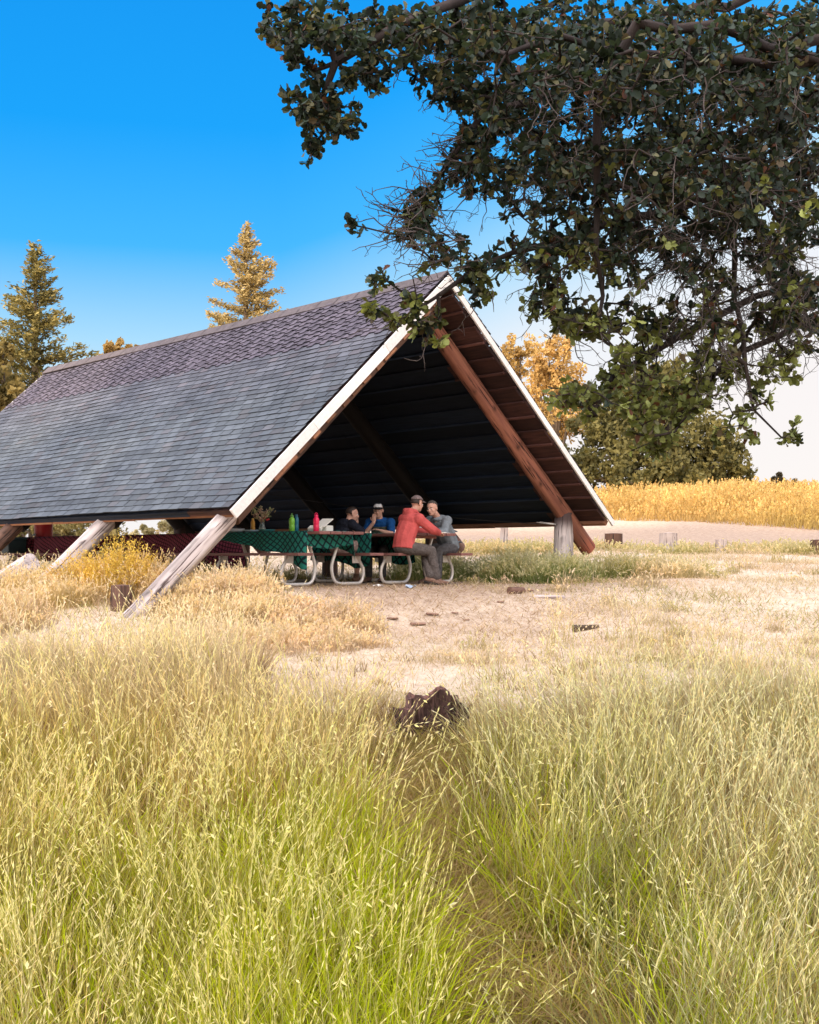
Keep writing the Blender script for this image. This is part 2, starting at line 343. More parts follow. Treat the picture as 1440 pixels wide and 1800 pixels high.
# 1 tall foreground meadow
near=Veg()
def mow_mask(x,y):     # 1 where tall grass stands
    far=9.2+.9*sstep(.6,2.5,np.abs(x-.1))+.8*(fnoise(x,y,1.1,3.)-.5)
    far=np.where(x<-1.2,far+1.5,far)
    m=1-sstep(far-1.6,far+.9,y)
    pth=np.exp(-((x-path_x(y))/(.16+.014*np.clip(8-y,0,6)+.03*(y<4.6)+.06*((y>4.9)&(y<7.8))))**4)
    pth=np.maximum(pth,np.exp(-((x-.5)/.33)**2-((y-3.9)/.6)**2)*.85)
    clear=np.exp(-((x-.08)/.34)**4-((y-7.35)/1.15)**4)
    return m,pth,clear
def meadow(nt,per,kind):
    X,Y=scatter(nt,1.9,12.2); m,pth,clear=mow_mask(X,Y); clump=fnoise(X,Y,4.2,2.)
    keep=RNG.uniform(0,1,nt)<(.12+.88*m)*(1-.93*pth)*(1-.9*clear)*(.45+.75*clump); X,Y=X[keep],Y[keep]; T_=len(X)
    cnt_=RNG.poisson(per*RNG.uniform(.4,1.6,T_)); k=np.repeat(np.arange(T_),cnt_); n=len(k)
    tphi=6.28*fnoise(X,Y,.55,5.)+RNG.normal(0,.9,T_); tsw=np.abs(RNG.normal(0,.16,T_)); tg=RNG.normal(0,.26,T_); tb=RNG.uniform(.68,1.2,T_); th=RNG.uniform(.62,1.2,T_); spread=RNG.uniform(.02,.07,T_)*(Y/5)**.5
    ox=RNG.normal(0,1,n)*spread[k]; oy=RNG.normal(0,1,n)*spread[k]; x=X[k]+ox; y=np.maximum(Y[k]+oy,1.7); m,pth,clear=mow_mask(x,y)
    outa=np.arctan2(oy,ox); phi=np.where(RNG.uniform(0,1,n)<.5,tphi[k]+RNG.normal(0,.45,n),outa+RNG.normal(0,.5,n))
    lean=np.abs(RNG.normal(.03,.13,n))+tsw[k]; curl=np.abs(RNG.normal(.2,.3,n)); side=1-.35*pth
    if kind=='blade':
        h=(.14+.36*m)*RNG.uniform(.5,1.2,n)*th[k]*(1-.5*clear)*side; c0,c1=meadow_color(x,y,h,tg[k])
        w=RNG.uniform(.003,.008,n)*(y/5)**.45; j=(tb[k]*RNG.uniform(.75,1.15,n))[:,None]; thatch=RNG.uniform(0,1,n)<.13
        c1=np.where(thatch[:,None],np.array([.46,.30,.17]),c1); lean=np.where(thatch,lean+RNG.uniform(.2,.9,n),lean)
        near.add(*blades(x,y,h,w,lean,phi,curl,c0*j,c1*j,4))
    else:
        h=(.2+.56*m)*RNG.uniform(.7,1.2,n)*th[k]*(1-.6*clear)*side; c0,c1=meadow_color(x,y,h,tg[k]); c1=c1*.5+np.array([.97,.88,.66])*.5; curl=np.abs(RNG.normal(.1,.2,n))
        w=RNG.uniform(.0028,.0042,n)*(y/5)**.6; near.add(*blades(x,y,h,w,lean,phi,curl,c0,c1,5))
        sel=(RNG.uniform(0,1,n)<np.where(y>6.5,.45,1.0)); x,y,h,lean,phi,curl,c1=[q[sel] for q in(x,y,h,lean,phi,curl,c1)]
        if kind=='rye': V,q,C=heads(x,y,h,lean,phi,curl,c1,14,.026,.0021,.28,.14)
        else: V,q,C=heads(x,y,h,lean,phi,curl+.15,c1,7,.026,.004,.42,1.0)
        near.add(V,q,None,C)
meadow(7000,17,'blade'); meadow(3000,4.5,'rye'); meadow(550,3,'oat')
# broad fresh green blades low down, left of the trail
x,y=scatter(34000,2.0,7.6); k=(RNG.uniform(0,1,len(x))<(1-.72*sstep(.0,.4,x-path_x(y)))*(1-sstep(.5,1.3,x-path_x(y)))*(.2+.8*sstep(-1.3,-.1,x-path_x(y)))*(1-sstep(4.6,7.2,y)))&(mow_mask(x,y)[1]<.35); x,y=x[k],y[k]; n=len(x)
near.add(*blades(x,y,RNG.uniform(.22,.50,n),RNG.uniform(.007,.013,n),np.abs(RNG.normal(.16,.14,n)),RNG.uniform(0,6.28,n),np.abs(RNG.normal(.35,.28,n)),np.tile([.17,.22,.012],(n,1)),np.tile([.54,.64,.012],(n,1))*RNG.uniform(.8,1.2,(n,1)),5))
# flattened litter on the trail and bits of green
x=path_x(y:=RNG.uniform(2.2,8.3,15000))+RNG.normal(0,.25,15000); n=len(x)
near.add(*blades(x,y,RNG.uniform(.06,.28,n),RNG.uniform(.003,.007,n),RNG.uniform(.2,1.1,n),RNG.uniform(0,6.28,n),RNG.uniform(.2,.8,n),np.tile([.30,.20,.10],(n,1)),lerp3([.50,.33,.2],[.40,.46,.06],RNG.uniform(0,1,n)**1.1),4))
near.build('meadow_grass',M['grass'],label='tall green and straw coloured meadow grass with seed heads in the foreground',cat='grass',kind='stuff')

# 2 short mown straw and clumps around the shelter
mid=Veg()
n=150000; y=RNG.uniform(8.6,31,n); x=RNG.uniform(-1,1,n)*(.40*y+.8)
gx=(x-LC.x)*GX.x+(y-LC.y)*GX.y; dx=(x-LC.x)*AX.x+(y-LC.y)*AX.y
inside=sstep(.1,.8,gx)*(1-sstep(6.5,7.3,gx))*sstep(-1.3,-.2,dx)*(1-sstep(12.3,13.5,dx))
apron=np.exp(-((x-.35)/1.7)**2-((y-15.6)/2.0)**2)
keep=RNG.uniform(0,1,n)<(1-.985*inside)*(1-.88*apron)*(.25+.9*fnoise(x,y,3.3,4.)); x,y=x[keep],y[keep]; n=len(x)
h=RNG.uniform(.03,.15,n)*(.6+1.*fnoise(x,y,2.,6.)); t=np.clip(fnoise(x,y,1.2,2.)+RNG.normal(0,.25,n),0,1)
c1=lerp3(PINK*1.08,PALE,t); gmask=(fnoise(x,y,.8,9.)>.72)&(RNG.uniform(0,1,n)<.5); c1[gmask]=OLIVE*1.1
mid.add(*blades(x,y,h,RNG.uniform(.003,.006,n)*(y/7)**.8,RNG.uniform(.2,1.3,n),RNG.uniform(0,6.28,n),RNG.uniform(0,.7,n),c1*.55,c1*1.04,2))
def patch(cx,cy,rx,ry,n,h0,h1,c0,c1,rot=0,w=.005,stem=.25,edge=2):
    r=RNG.uniform(0,1,n)**(1/edge); a=RNG.uniform(0,6.28,n); px=r*np.cos(a)*rx; py=r*np.sin(a)*ry
    x=cx+px*math.cos(rot)-py*math.sin(rot); y=cy+px*math.sin(rot)+py*math.cos(rot)
    h=RNG.uniform(h0,h1,n)*(1-.55*r**3)*(.65+.6*fnoise(x,y,3.1,1.)); j=RNG.uniform(.75,1.2,(n,1))
    lean=np.abs(RNG.normal(.12,.15,n)); curl=np.abs(RNG.normal(.25,.3,n)); phi=RNG.uniform(0,6.28,n)
    mid.add(*blades(x,y,h,RNG.uniform(.6,1.3,n)*w*(y/10)**.6,lean,phi,curl,np.asarray(c0)*j,np.asarray(c1)*j,3))
    k=RNG.uniform(0,1,n)<stem
    if k.any():
        V,q,C=heads(x[k],y[k],h[k]*1.05,lean[k],phi[k],curl[k],np.tile(np.asarray(c1)*.5+PALE*.5,(k.sum(),1)),5,.02,.004,.3); mid.add(V,q,None,C)
# left side by the leaning logs
for i in range(46):
    yy=random.uniform(10.3,16.8); xx=-random.uniform(.14,.42)*yy
    if yy>13.6: xx=min(xx,-2.3)
    if 11.6<yy<14.9 and -4.7<xx<-2.2: continue
    patch(xx,yy,random.uniform(.4,.9),random.uniform(.3,.6),900,.16,.46,[.36,.26,.16],random.choice([PALE,STRAW,PINK*1.05,PINK,STRAW*1.02]),random.uniform(0,3))
for u,v,yy,c in((150,1010,16.6,GOLD),(205,985,17.0,GOLD),(95,1040,15.8,STRAW),(40,1045,16.2,STRAW),(255,1000,16.6,GOLD)):
    p=at(u,v,yy); patch(p.x,p.y,.5,.4,900,.3,.6,[.4,.3,.1],np.asarray(c)*1.1,0)
# in front of the nearest table, left of the bare earth
for i in range(26):
    yy=random.uniform(14.0,16.6); p=at(random.uniform(270,455),1000,yy); patch(p.x,yy,random.uniform(.25,.5),.25,420,.10,.36,[.36,.26,.16],random.choice([PALE,STRAW,PINK*1.05]),0)
for i in range(40):
    yy=random.uniform(12.4,14.8); p=at(random.uniform(420,640),1000,yy); patch(p.x,yy,random.uniform(.25,.5),.22,260,.06,.24,[.40,.28,.2],random.choice([PALE,STRAW,PINK,PINK*1.05]),0)
for d in np.arange(-.2,7,.55):       # weeds along the left eave
    p=S(random.uniform(-.3,.5),d+random.uniform(0,.4)); patch(p.x,p.y,.3,.3,240,.15,.5,[.3,.24,.10],random.choice([STRAW,OLIVE,PALE]),0)
# long green grass under the right eave and round the right post
for i in range(30):
    d=random.uniform(-.5,3.4); g=random.uniform(5.6,7.5)
    p=S(g,d); patch(p.x,p.y,random.uniform(.3,.6),.3,620,.22,.56,[.14,.19,.06],random.choice([OLIVE*.95,[.40,.44,.20],[.34,.40,.16]]),0)
for i in range(14):
    p=S(random.uniform(7.0,8.3),random.uniform(-1.6,1.0)); patch(p.x,p.y,.4,.35,420,.15,.42,[.34,.28,.14],random.choice([PALE*.98,STRAW,OLIVE*1.15]),0)
for i in range(16):
    p=S(random.uniform(2.7,5.6),random.uniform(1.2,6)); patch(p.x,p.y,.25,.2,140,.08,.3,[.25,.22,.10],OLIVE*1.1,0,stem=.05)
n=9000; x=RNG.normal(.6,2.2,n); y=RNG.normal(15.3,1.8,n); k=(y>11.5)&(y<19); x,y=x[k],y[k]; n=len(x)
mid.add(*blades(x,y,RNG.uniform(.03,.14,n),RNG.uniform(.004,.011,n),RNG.uniform(1.0,1.6,n),RNG.uniform(0,6.28,n),RNG.uniform(0,.4,n),np.tile([.3,.2,.15],(n,1)),lerp3([.34,.21,.15],[.86,.74,.60],RNG.uniform(0,1,n)),2))
# band of grass along the short posts
for i in range(70):
    xx=random.uniform(-1,13); yy=27.5-.12*xx+random.uniform(-1.1,1.1); patch(xx,yy,random.uniform(.6,1.1),.45,330,.10,.29,[.30,.26,.11],random.choice([OLIVE*1.15,STRAW,[.56,.50,.24],[.46,.46,.2]]),0)
for i in range(60):   # tufts on the mown ground
    yy=random.uniform(10,24); xx=random.uniform(-.05,.36)*yy
    if abs(xx-.3)<1.5 and 14<yy<18: continue
    patch(xx,yy,random.uniform(.12,.35),.2,130,.06,.22,[.34,.27,.15],random.choice([PALE,STRAW,OLIVE*1.1,PINK*1.05]),0,stem=.1)
for i in range(24):   # lone tall stems against the mown ground
    yy=random.uniform(10,13); xx=random.uniform(.10,.3)*yy; patch(xx,yy,.12,.1,10,.4,.75,[.4,.36,.14],STRAW,0,w=.004,stem=.9)
mid.build('dry_grass',M['grass'],label='short pale mown straw and weedy tufts on the open ground around the shelter',cat='grass',kind='stuff')

# 3 sunlit hill
hill=Veg(); n=120000; y=RNG.uniform(37,66,n); x=RNG.uniform(2,32,n)
edge=60.0-1.3*np.clip(x,4,16)+1.4*(fnoise(x,y,.35,2.)-.5); edge=np.where(x<4,edge+2,edge)
k=(y>edge)&(np.abs(x/y)<.45); x,y,edge=x[k],y[k],edge[k]; n=len(x)
h=RNG.uniform(.45,1.0,n)*(.7+.5*fnoise(x,y,.9,1.))*(.4+.6*sstep(0,3,y-edge))
c1=lerp3(GOLD*.62,np.array([.80,.58,.27]),np.clip(fnoise(x,y,1.4,3.)*.6+RNG.uniform(0,.5,n),0,1)); lo=np.clip(1-(y-edge)/3.5,0,1)*.5*sstep(10,14,x); c1=c1*(1-lo[:,None])+np.array([.5,.42,.16])*lo[:,None]
hill.add(*blades(x,y,h,RNG.uniform(.016,.042,n),np.abs(RNG.normal(.1,.12,n)),RNG.uniform(0,6.28,n),np.abs(RNG.normal(.2,.2,n)),c1*.75,c1,2))
k=RNG.uniform(0,1,n)<.25; 
V,q,C=heads(x[k],y[k],h[k]*1.1,np.full(k.sum(),.1),RNG.uniform(0,6.28,k.sum()),np.full(k.sum(),.15),c1[k],4,.03,.008,.25); hill.add(V,q,None,C)
hill.build('hill_grass',M['grass'],label='tall golden dry grass glowing in the sun on the hill at right',cat='grass',kind='stuff')
# ------------------------------------------------------------------ SHELTER
W=7.403; LEN=12.5; EAVE=1.017; RIDGE=EAVE+W/2*.925; SL=math.hypot(W/2,W/2*.925); PA=math.atan(.925)
sh=empty('picnic_shelter',(LC.x,LC.y,FLOOR),TH,'long open log picnic shelter with steep shingled roof and white edge boards','shelter')
def slope_pt(side,s,d,up):   # s measured down from the ridge, up = off the roof plane
    x0=W/2; sg=-1 if side=='near' else 1
    return Vector((x0+sg*(s*math.cos(PA)+up*math.sin(PA)),d,RIDGE-s*math.sin(PA)+up*math.cos(PA)))
def shingles(side):
    V=[];Fc=[];C=[]
    rows=41; ex=SL/rows*1.004
    rng=random.Random(3 if side=='near' else 5)
    sag=lambda d,s:.022+.008*math.sin(d*.9+s)+.011*math.sin(d*.41+s*.3)+.004*math.sin(d*3.1+s*2)
    for r in range(rows-1,-1,-1):
        s0=r*ex; s1=s0+ex; purple=s1<SL*.285
        wt=.25 if not purple else .155
        off=(r%3)*wt/3+rng.uniform(-.012,.012); d=-.03-off
        k=0; rowtint=rng.uniform(.92,1.08)
        while d<LEN+.03:
            a=max(d+.007,-.035); bb=min(d+wt-.007+rng.uniform(-.004,.004),LEN+.035); d+=wt; k+=1
            if bb-a<.02: continue
            lift=.014+rng.uniform(0,.006); jt=rng.uniform(-.006,.006)
            if purple:
                e0=s1+(.035 if k%2 else -.035); e1=s1+(.035 if k%2 else -.035); lift+=.008 if k%2 else 0
                if rng.random()<.15: e0+=.02
                base=np.array([.120,.107,.140])*rng.uniform(.75,1.2)
            else:
                e0=e1=s1+jt
                base=(np.array([.102,.121,.147])*(1-max(0,1-(s1/SL-.28)/.3)*.45)+np.array([.122,.112,.145])*max(0,1-(s1/SL-.28)/.3)*.45)*rng.uniform(.78,1.2)
                if rng.random()<.12: base=base*np.array([1.05,.95,.92])
            base=base*rowtint; n=len(V); st=s0-.02
            g0,g1=sag(a,s1),sag(bb,s1)
            P0=[slope_pt(side,st,a,.004+g0),slope_pt(side,st,bb,.004+g1),slope_pt(side,e1,bb,lift+g1),slope_pt(side,e0,a,lift+g0),
                slope_pt(side,e1-.002,bb,g1-.002),slope_pt(side,e0-.002,a,g0-.002)]
            V+=P0; C+=[base*.9]*2+[base*1.03]*2+[base*.22]*2
            # own verts for the dark butt edge
            V+=[slope_pt(side,e1,bb,lift+g1),slope_pt(side,e0,a,lift+g0)]; C+=[base*.3]*2
            Fc+=[(n,n+1,n+2,n+3),(n+7,n+6,n+4,n+5)]
    me=np_mesh('roof_shingles',np.array([tuple(v) for v in V]),np.array(Fc),np.array(C)); 
    o=link('roof_shingles',me,M['shingle'],sh)
    return o
shingles('near'); shingles('far')
# deck under shingles (dark backing seen in the slots) and boards
for side in('near','far'):
    mb=MB(); sg=-1 if side=='near' else 1
    rot=Matrix.Rotation(sg*PA,3,'Y')
    nb=17; bw=SL/nb
    for i in range(nb):
        s=(i+.5)*bw; sh_=random.uniform(.4,1.25); lap=.035
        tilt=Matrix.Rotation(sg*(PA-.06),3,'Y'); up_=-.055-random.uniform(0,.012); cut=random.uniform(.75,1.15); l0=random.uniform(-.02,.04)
        # each course: painted light on the red-brown end, painted navy shade inside
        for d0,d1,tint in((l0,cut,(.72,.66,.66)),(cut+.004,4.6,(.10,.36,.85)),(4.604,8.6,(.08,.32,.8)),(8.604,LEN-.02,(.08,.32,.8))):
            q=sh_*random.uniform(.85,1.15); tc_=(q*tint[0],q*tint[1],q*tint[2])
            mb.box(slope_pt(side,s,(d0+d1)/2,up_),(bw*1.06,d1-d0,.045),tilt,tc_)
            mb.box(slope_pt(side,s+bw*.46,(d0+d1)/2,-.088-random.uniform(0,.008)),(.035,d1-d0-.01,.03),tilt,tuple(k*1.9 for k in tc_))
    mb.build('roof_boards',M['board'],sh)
    # barge boards, front and back, ragged pieces below
    for d,front in((-.065,True),(LEN+.06,False)):
        mb=MB(); n=3
        for i in range(n):
            s0=SL*i/n-.0; s1=SL*(i+1)/n-.004; hgt=.135 if side=='near' else .085
            if i==0: s0+=.02
            c=slope_pt(side,(s0+s1)/2+(.03 if i==n-1 else 0),d,-.052-random.uniform(0,.006)); q=random.uniform(.86,1.05)
            mb.box(c,(s1-s0+(.06 if i==n-1 else 0),.034,hgt),rot,(q,q*.985,q*.96),.004)
        mb.build('barge_board',M['barge'],sh)
    if side=='near':
        for i in range(15):
            sN=.35+i*(SL-.6)/15+random.uniform(0,.15); q=random.uniform(.25,.9); mb=MB()
            mb.box(slope_pt(side,sN,-.045+random.uniform(0,.02),-.150-random.uniform(0,.02)),(random.uniform(.12,.3),.04,random.uniform(.03,.055)),rot,(q,q,q),.004,.006); mb.build('board_end',M['fascia'],sh)
    mb=MB()
    for i in range(5):
        d0=LEN*i/5; q=random.uniform(.6,1.1); c=slope_pt(side,SL-.03,d0+LEN/10,-.10+random.uniform(-.012,.012))
        mb.box(c,(.05,LEN/5-.012,.085),rot,(q,q,q),.004,.006)
    mb.build('eave_board',M['fascia'],sh)
mb=MB(); 
for i in range(26):
    d=LEN*(i+.5)/26; q=random.uniform(.9,1.1)
    for sg in(-1,1): mb.box(Vector((W/2+sg*.085,d,RIDGE+.012-.03+.012)),(.22,LEN/26+.04,.016),Matrix.Rotation(sg*PA,3,'Y'),(q,q,q))
tmp=noisy('weathered ridge cap',(.085,.07,.075),(.15,.125,.13),12,attr=True); mb.build('ridge_cap',tmp,sh)

def log_mesh(name,L,r0,r1,seed,flat=0.,knots=10,tipcol=None,seg=26,base=1.0,checks=5):
    """a log along +Z with uneven girth, knots and checks"""
    rng=np.random.default_rng(seed); nz=max(24,int(L/.07)); Z=np.linspace(0,L,nz); A=np.linspace(0,2*np.pi,seg,endpoint=False)
    zz,aa=np.meshgrid(Z,A,indexing='ij'); rad=r0+(r1-r0)*zz/L
    rad=rad*(1+.035*np.sin(zz*2.1+seed)+.03*np.sin(3*aa+zz*.8+seed)+.02*np.sin(7*aa+2.3*zz)+.008*rng.normal(0,1,zz.shape))
    col=np.full(zz.shape,base)*(.92+.10*np.sin(zz*1.7+seed*.7)); col=np.repeat(col[...,None],3,-1)
    for k in range(knots):
        z0=rng.uniform(min(.15,L*.2),max(L-.15,L*.8)); a0=rng.uniform(0,2*np.pi); da=np.angle(np.exp(1j*(aa-a0)))
        d2=((zz-z0)/.05)**2+(da*rad/.035)**2; g=np.exp(-d2); rad=rad*(1+.10*g-.10*np.exp(-d2*6)); col*= (1-.9*np.exp(-d2*1.6))[...,None]
    for k in range(checks):   # long checks
        z0=rng.uniform(0,L*.7); z1=z0+rng.uniform(.5,2.); a0=rng.uniform(0,6.28); da=np.angle(np.exp(1j*(aa-a0-.1*np.sin(zz*2))))
        g=np.exp(-(da/.13)**2)*(zz>z0)*(zz<z1); rad=rad*(1-.05*g); col*= (1-.7*g)[...,None]
    if tipcol is not None:
        t=sstep(L-.35,L-.1,zz)[...,None]; col=col*(1-t)+np.asarray(tipcol)*t
    X=rad*np.cos(aa); Y=rad*np.sin(aa)
    if flat: X=np.clip(X,-r0*flat,r0*flat)
    V=np.stack([X,Y,zz],-1).reshape(-1,3); C=col.reshape(-1,3)
    i=np.arange(nz*seg).reshape(nz,seg); j=np.roll(i,-1,1); Fq=np.stack([i[:-1],j[:-1],j[1:],i[1:]],-1).reshape(-1,4)
    nv=len(V); V=np.concatenate([V,[[0,0,-.01],[0,0,L+.012]]]); C=np.concatenate([C,[[.9]*3,[.9]*3]])
    T=np.concatenate([np.stack([j[0],i[0],np.full(seg,nv)],-1),np.stack([i[-1],j[-1],np.full(seg,nv+1)],-1)])
    return np_mesh(name,V,[Fq,T],np.clip(C,0,1.4),True)
def place_log(name,p0,p1,r0,r1,mat,seed,parent,twist=0,**k):
    p0=Vector(p0);p1=Vector(p1);dv=p1-p0; me=log_mesh(name,dv.length,r0,r1,seed,**k); o=link(name,me,mat,parent); autosmooth(o,50)
    o.matrix_local=Matrix.Translation(p0)@dv.to_track_quat('Z','Y').to_matrix().to_4x4()@Matrix.Rotation(twist,4,'Z'); return o
truss=[.33,3.45,6.5,9.55,12.1]
for i,d in enumerate(truss):
    # near-side log: ridge to the ground
    top=slope_pt('near',.25,d+.05,-.24); foot_s=SL+2.18 if i==0 else SL+1.75+.1*(i%2)
    ft=slope_pt('near',foot_s,d+.05,-.22)
    wp=sh.matrix_basis; 
    wx=LC+GX*ft.x+AX*ft.y; gz=tz(wx.x,wx.y)-FLOOR
    s_hit=SL+ (EAVE-.22*math.cos(PA)-gz)/math.sin(PA)+.12; ft=slope_pt('near',min(s_hit,foot_s+.4),d+.05,-.22)
    # two tone: shade painted in under the roof, weathered silver below the eave
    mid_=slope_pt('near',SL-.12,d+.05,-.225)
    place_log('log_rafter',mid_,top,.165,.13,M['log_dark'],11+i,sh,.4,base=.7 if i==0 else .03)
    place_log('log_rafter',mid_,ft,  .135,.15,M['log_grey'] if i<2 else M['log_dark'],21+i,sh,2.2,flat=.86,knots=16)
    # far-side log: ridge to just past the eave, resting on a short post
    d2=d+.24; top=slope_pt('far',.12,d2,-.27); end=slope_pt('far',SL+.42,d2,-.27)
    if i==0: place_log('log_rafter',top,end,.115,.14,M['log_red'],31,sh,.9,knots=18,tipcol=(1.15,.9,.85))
    else: place_log('log_rafter',top,end,.13,.165,M['log_dark'],31+i,sh,.3,knots=12,tipcol=(2.2,1.9,1.8),base=.035)  # inner shade and lit tip painted through base and tipcol
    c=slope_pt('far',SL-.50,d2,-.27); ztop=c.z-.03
    place_log('post',(c.x+.06,c.y,-.25),(c.x+.06,c.y,ztop),.165,.15,M['post'] if i==0 else M['log_dark'],51+i,sh,1.,knots=9,tipcol=(.12,.09,.09),base=1.0 if i==0 else .5)  # post top darkened by tipcol: painted shade under the log
# collar beam of the second frame, shortened to imitate its fade into shade
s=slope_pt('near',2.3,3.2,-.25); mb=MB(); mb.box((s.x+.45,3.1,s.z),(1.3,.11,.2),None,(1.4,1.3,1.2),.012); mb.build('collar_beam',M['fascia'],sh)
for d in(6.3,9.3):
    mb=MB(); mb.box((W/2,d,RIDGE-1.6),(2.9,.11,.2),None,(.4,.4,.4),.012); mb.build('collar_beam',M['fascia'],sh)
# tie cable from the right post
pA=slope_pt('far',SL-.50,truss[0]+.24,-.27); a0=Vector((pA.x-.1,pA.y,.93)); a1=Vector((4.1,6.6,1.75))
mb=MB(); mb.tube([a0.lerp(a1,t)+Vector((0,0,-.12*4*t*(1-t))) for t in np.linspace(0,1,14)],.006,6); cb=mb.build('tie_cable',M['rubber'],sh)
mb=MB(); dv=(a1-a0).normalized(); mb.tube([a0+dv*.02,a0+dv*.06,a0+dv*.07,a0+dv*.3,a0+dv*.31,a0+dv*.36],[.006,.006,.016,.016,.006,.006],8); mb.build('turnbuckle',M['tube'],cb,True)

# ------------------------------------------------------------------ picnic tables
def smooth_path(pts,r=.12,n=6):
    pts=[Vector(p) for p in pts]; out=[pts[0]]
    for i in range(1,len(pts)-1):
        a=(pts[i-1]-pts[i]); b=(pts[i+1]-pts[i]); q=min(r,a.length*.45,b.length*.45); A=pts[i]+a.normalized()*q; B=pts[i]+b.normalized()*q
        for k in range(n+1):
            t=k/n; out.append(A*(1-t)**2+pts[i]*2*t*(1-t)+B*t*t)
    out.append(pts[-1]); return out
TL=2.44
def make_table(loc,label,rz=0.0):
    t=empty('picnic_table',loc,TH+rz,label,'table','picnic tables under the shelter roof')
    for i in range(4):   # near end at y=0, length along +y
        q=random.uniform(.8,1.15); mb=MB(); mb.box(((i-1.5)*.197,TL/2+random.uniform(-.01,.01),.74),(.188,TL,.04),None,(q,q,q),.005); mb.build('tabletop_board',M['plank'],t)
    for sx in(-1,1):
        q=random.uniform(.8,1.15); mb=MB(); mb.box((sx*.63,TL/2,.445),(.25,TL,.04),None,(q,q,q),.005); mb.build('bench',M['plank'],t)
    for yy in(.42,TL-.42):
        mb=MB(); mb.box((0,yy,.7025),(.74,.05,.035),None,(1.6,1.5,1.4),.004); mb.build('cross_batten',M['plank'],t)
        for sx in(-1,1):
            mb=MB()
            mb.tube(smooth_path([(sx*.30,yy,.70),(sx*.13,yy,.26),(sx*.20,yy,.03),(sx*.70,yy,.03),(sx*.74,yy,.22),(sx*.61,yy,.42)],.14),.024,10)
            mb.box((sx*.60,yy,.37),(.15,.012,.10)); leg=mb.build('leg_frame',M['tube'],t,True); autosmooth(leg,45)
    return t
tA=make_table(S(2.12,.42),'picnic table nearest the camera with bottles and green cloth')
tB=make_table(S(3.98,.50),'picnic table the four people sit around')
tC=make_table(S(2.15,3.45),'picnic table under crimson cloth just beyond the bottle table')
tD=make_table(S(2.05,6.45),'picnic table far left with crimson cloth beyond the yellow weeds')
tE=make_table(S(2.1,9.05),'picnic table at the far end carrying the red drink cooler')
def drape(name,loc,y0,y1,mat,dropL,dropR,label,end0=0.0,end1=0.0,hw=.40,seed=1,taper=0.):
    """a cloth over a table (local frame like the table): sides hang with folds, ends may hang too"""
    rng=random.Random(seed); ns=46; q=[]
    o_t=[-1-.0001]
    us=np.concatenate([np.linspace(y0-end0,y0,8)[:-1] if end0 else [],np.linspace(y0,y1,ns),np.linspace(y1,y1+end1,8)[1:] if end1 else []])
    ts=np.concatenate([np.linspace(-hw-dropL,-hw,11)[:-1],np.linspace(-hw,hw,12),np.linspace(hw,hw+dropR,11)[1:]])
    V=[];UV=[]
    for u in us:
        for t in ts:
            ox=max(0,abs(t)-hw); oy=max(0,y0-u)+max(0,u-y1)
            x=math.copysign(min(abs(t),hw),t) if abs(t)>hw else t; y=min(max(u,y0),y1)
            drop=math.hypot(ox,oy) if ox and oy else ox+oy
            f=drop/.4
            hem=(1+.14*math.sin(u*2.3+seed)+.08*math.sin(u*6.1))*(1-taper*min(1,max(0,(u-y0)/(y1-y0))))
            if ox and not oy: z=-ox*hem; x+=math.copysign(.015+.035*f*math.sin(u*9+seed*2)+.04*f,t); y+=.02*f*math.sin(u*11)
            elif oy and not ox: z=-oy*(1+.12*math.sin(t*7+seed)); y+=(-1 if u<y0 else 1)*(.02+.03*f*math.sin(t*12+seed)+.02*f); 
            elif ox: z=-max(ox*hem,oy)-.35*min(ox,oy); x+=math.copysign(.05*f,t)*.6; y+=(-1 if u<y0 else 1)*(.03+.03*f)
            else: z=.004*math.sin(u*7)*math.sin(t*9)
            V.append((x,y,.766+z)); UV.append((t,u,0))
    nt_=len(ts); i=np.arange(len(us)*nt_).reshape(len(us),nt_); Fq=np.stack([i[:-1,:-1],i[:-1,1:],i[1:,1:],i[1:,:-1]],-1).reshape(-1,4)
    me=np_mesh(name,np.array(V),Fq,None,True); a=me.attributes.new('Cuv','FLOAT_VECTOR','POINT'); a.data.foreach_set('vector',np.array(UV,np.float32).ravel())
    o=link(name,me,mat); o.location=loc; o.rotation_euler=(0,0,TH); tag(o,label,'tablecloth'); md=o.modifiers.new('thick','SOLIDIFY'); md.thickness=.004; md.offset=1; return o
drape('tablecloth',S(2.12,.42),.30,2.42,M['greencloth'],.46,.30,'green lattice cloth hanging off the table with the bottles',.22,.12,seed=2,taper=.85)
drape('tablecloth',S(3.98,.50),1.0,2.42,M['greencloth'],.44,.40,'green lattice cloth on the table where the people sit',.0,.2,seed=5)
drape('tablecloth',S(2.15,3.45),.05,2.4,M['redcloth'],.50,.40,'crimson check cloth hanging low beyond the green cloth',.62,.1,seed=8)
drape('tablecloth',S(2.05,6.45),.05,2.4,M['redcloth'],.42,.40,'crimson check cloth on the table beyond the yellow weeds',.40,.1,seed=4)
drape('tablecloth',S(2.1,9.05),.15,2.4,M['redcloth'],.25,.40,'crimson check cloth under the red drink cooler',.30,.1,seed=6)

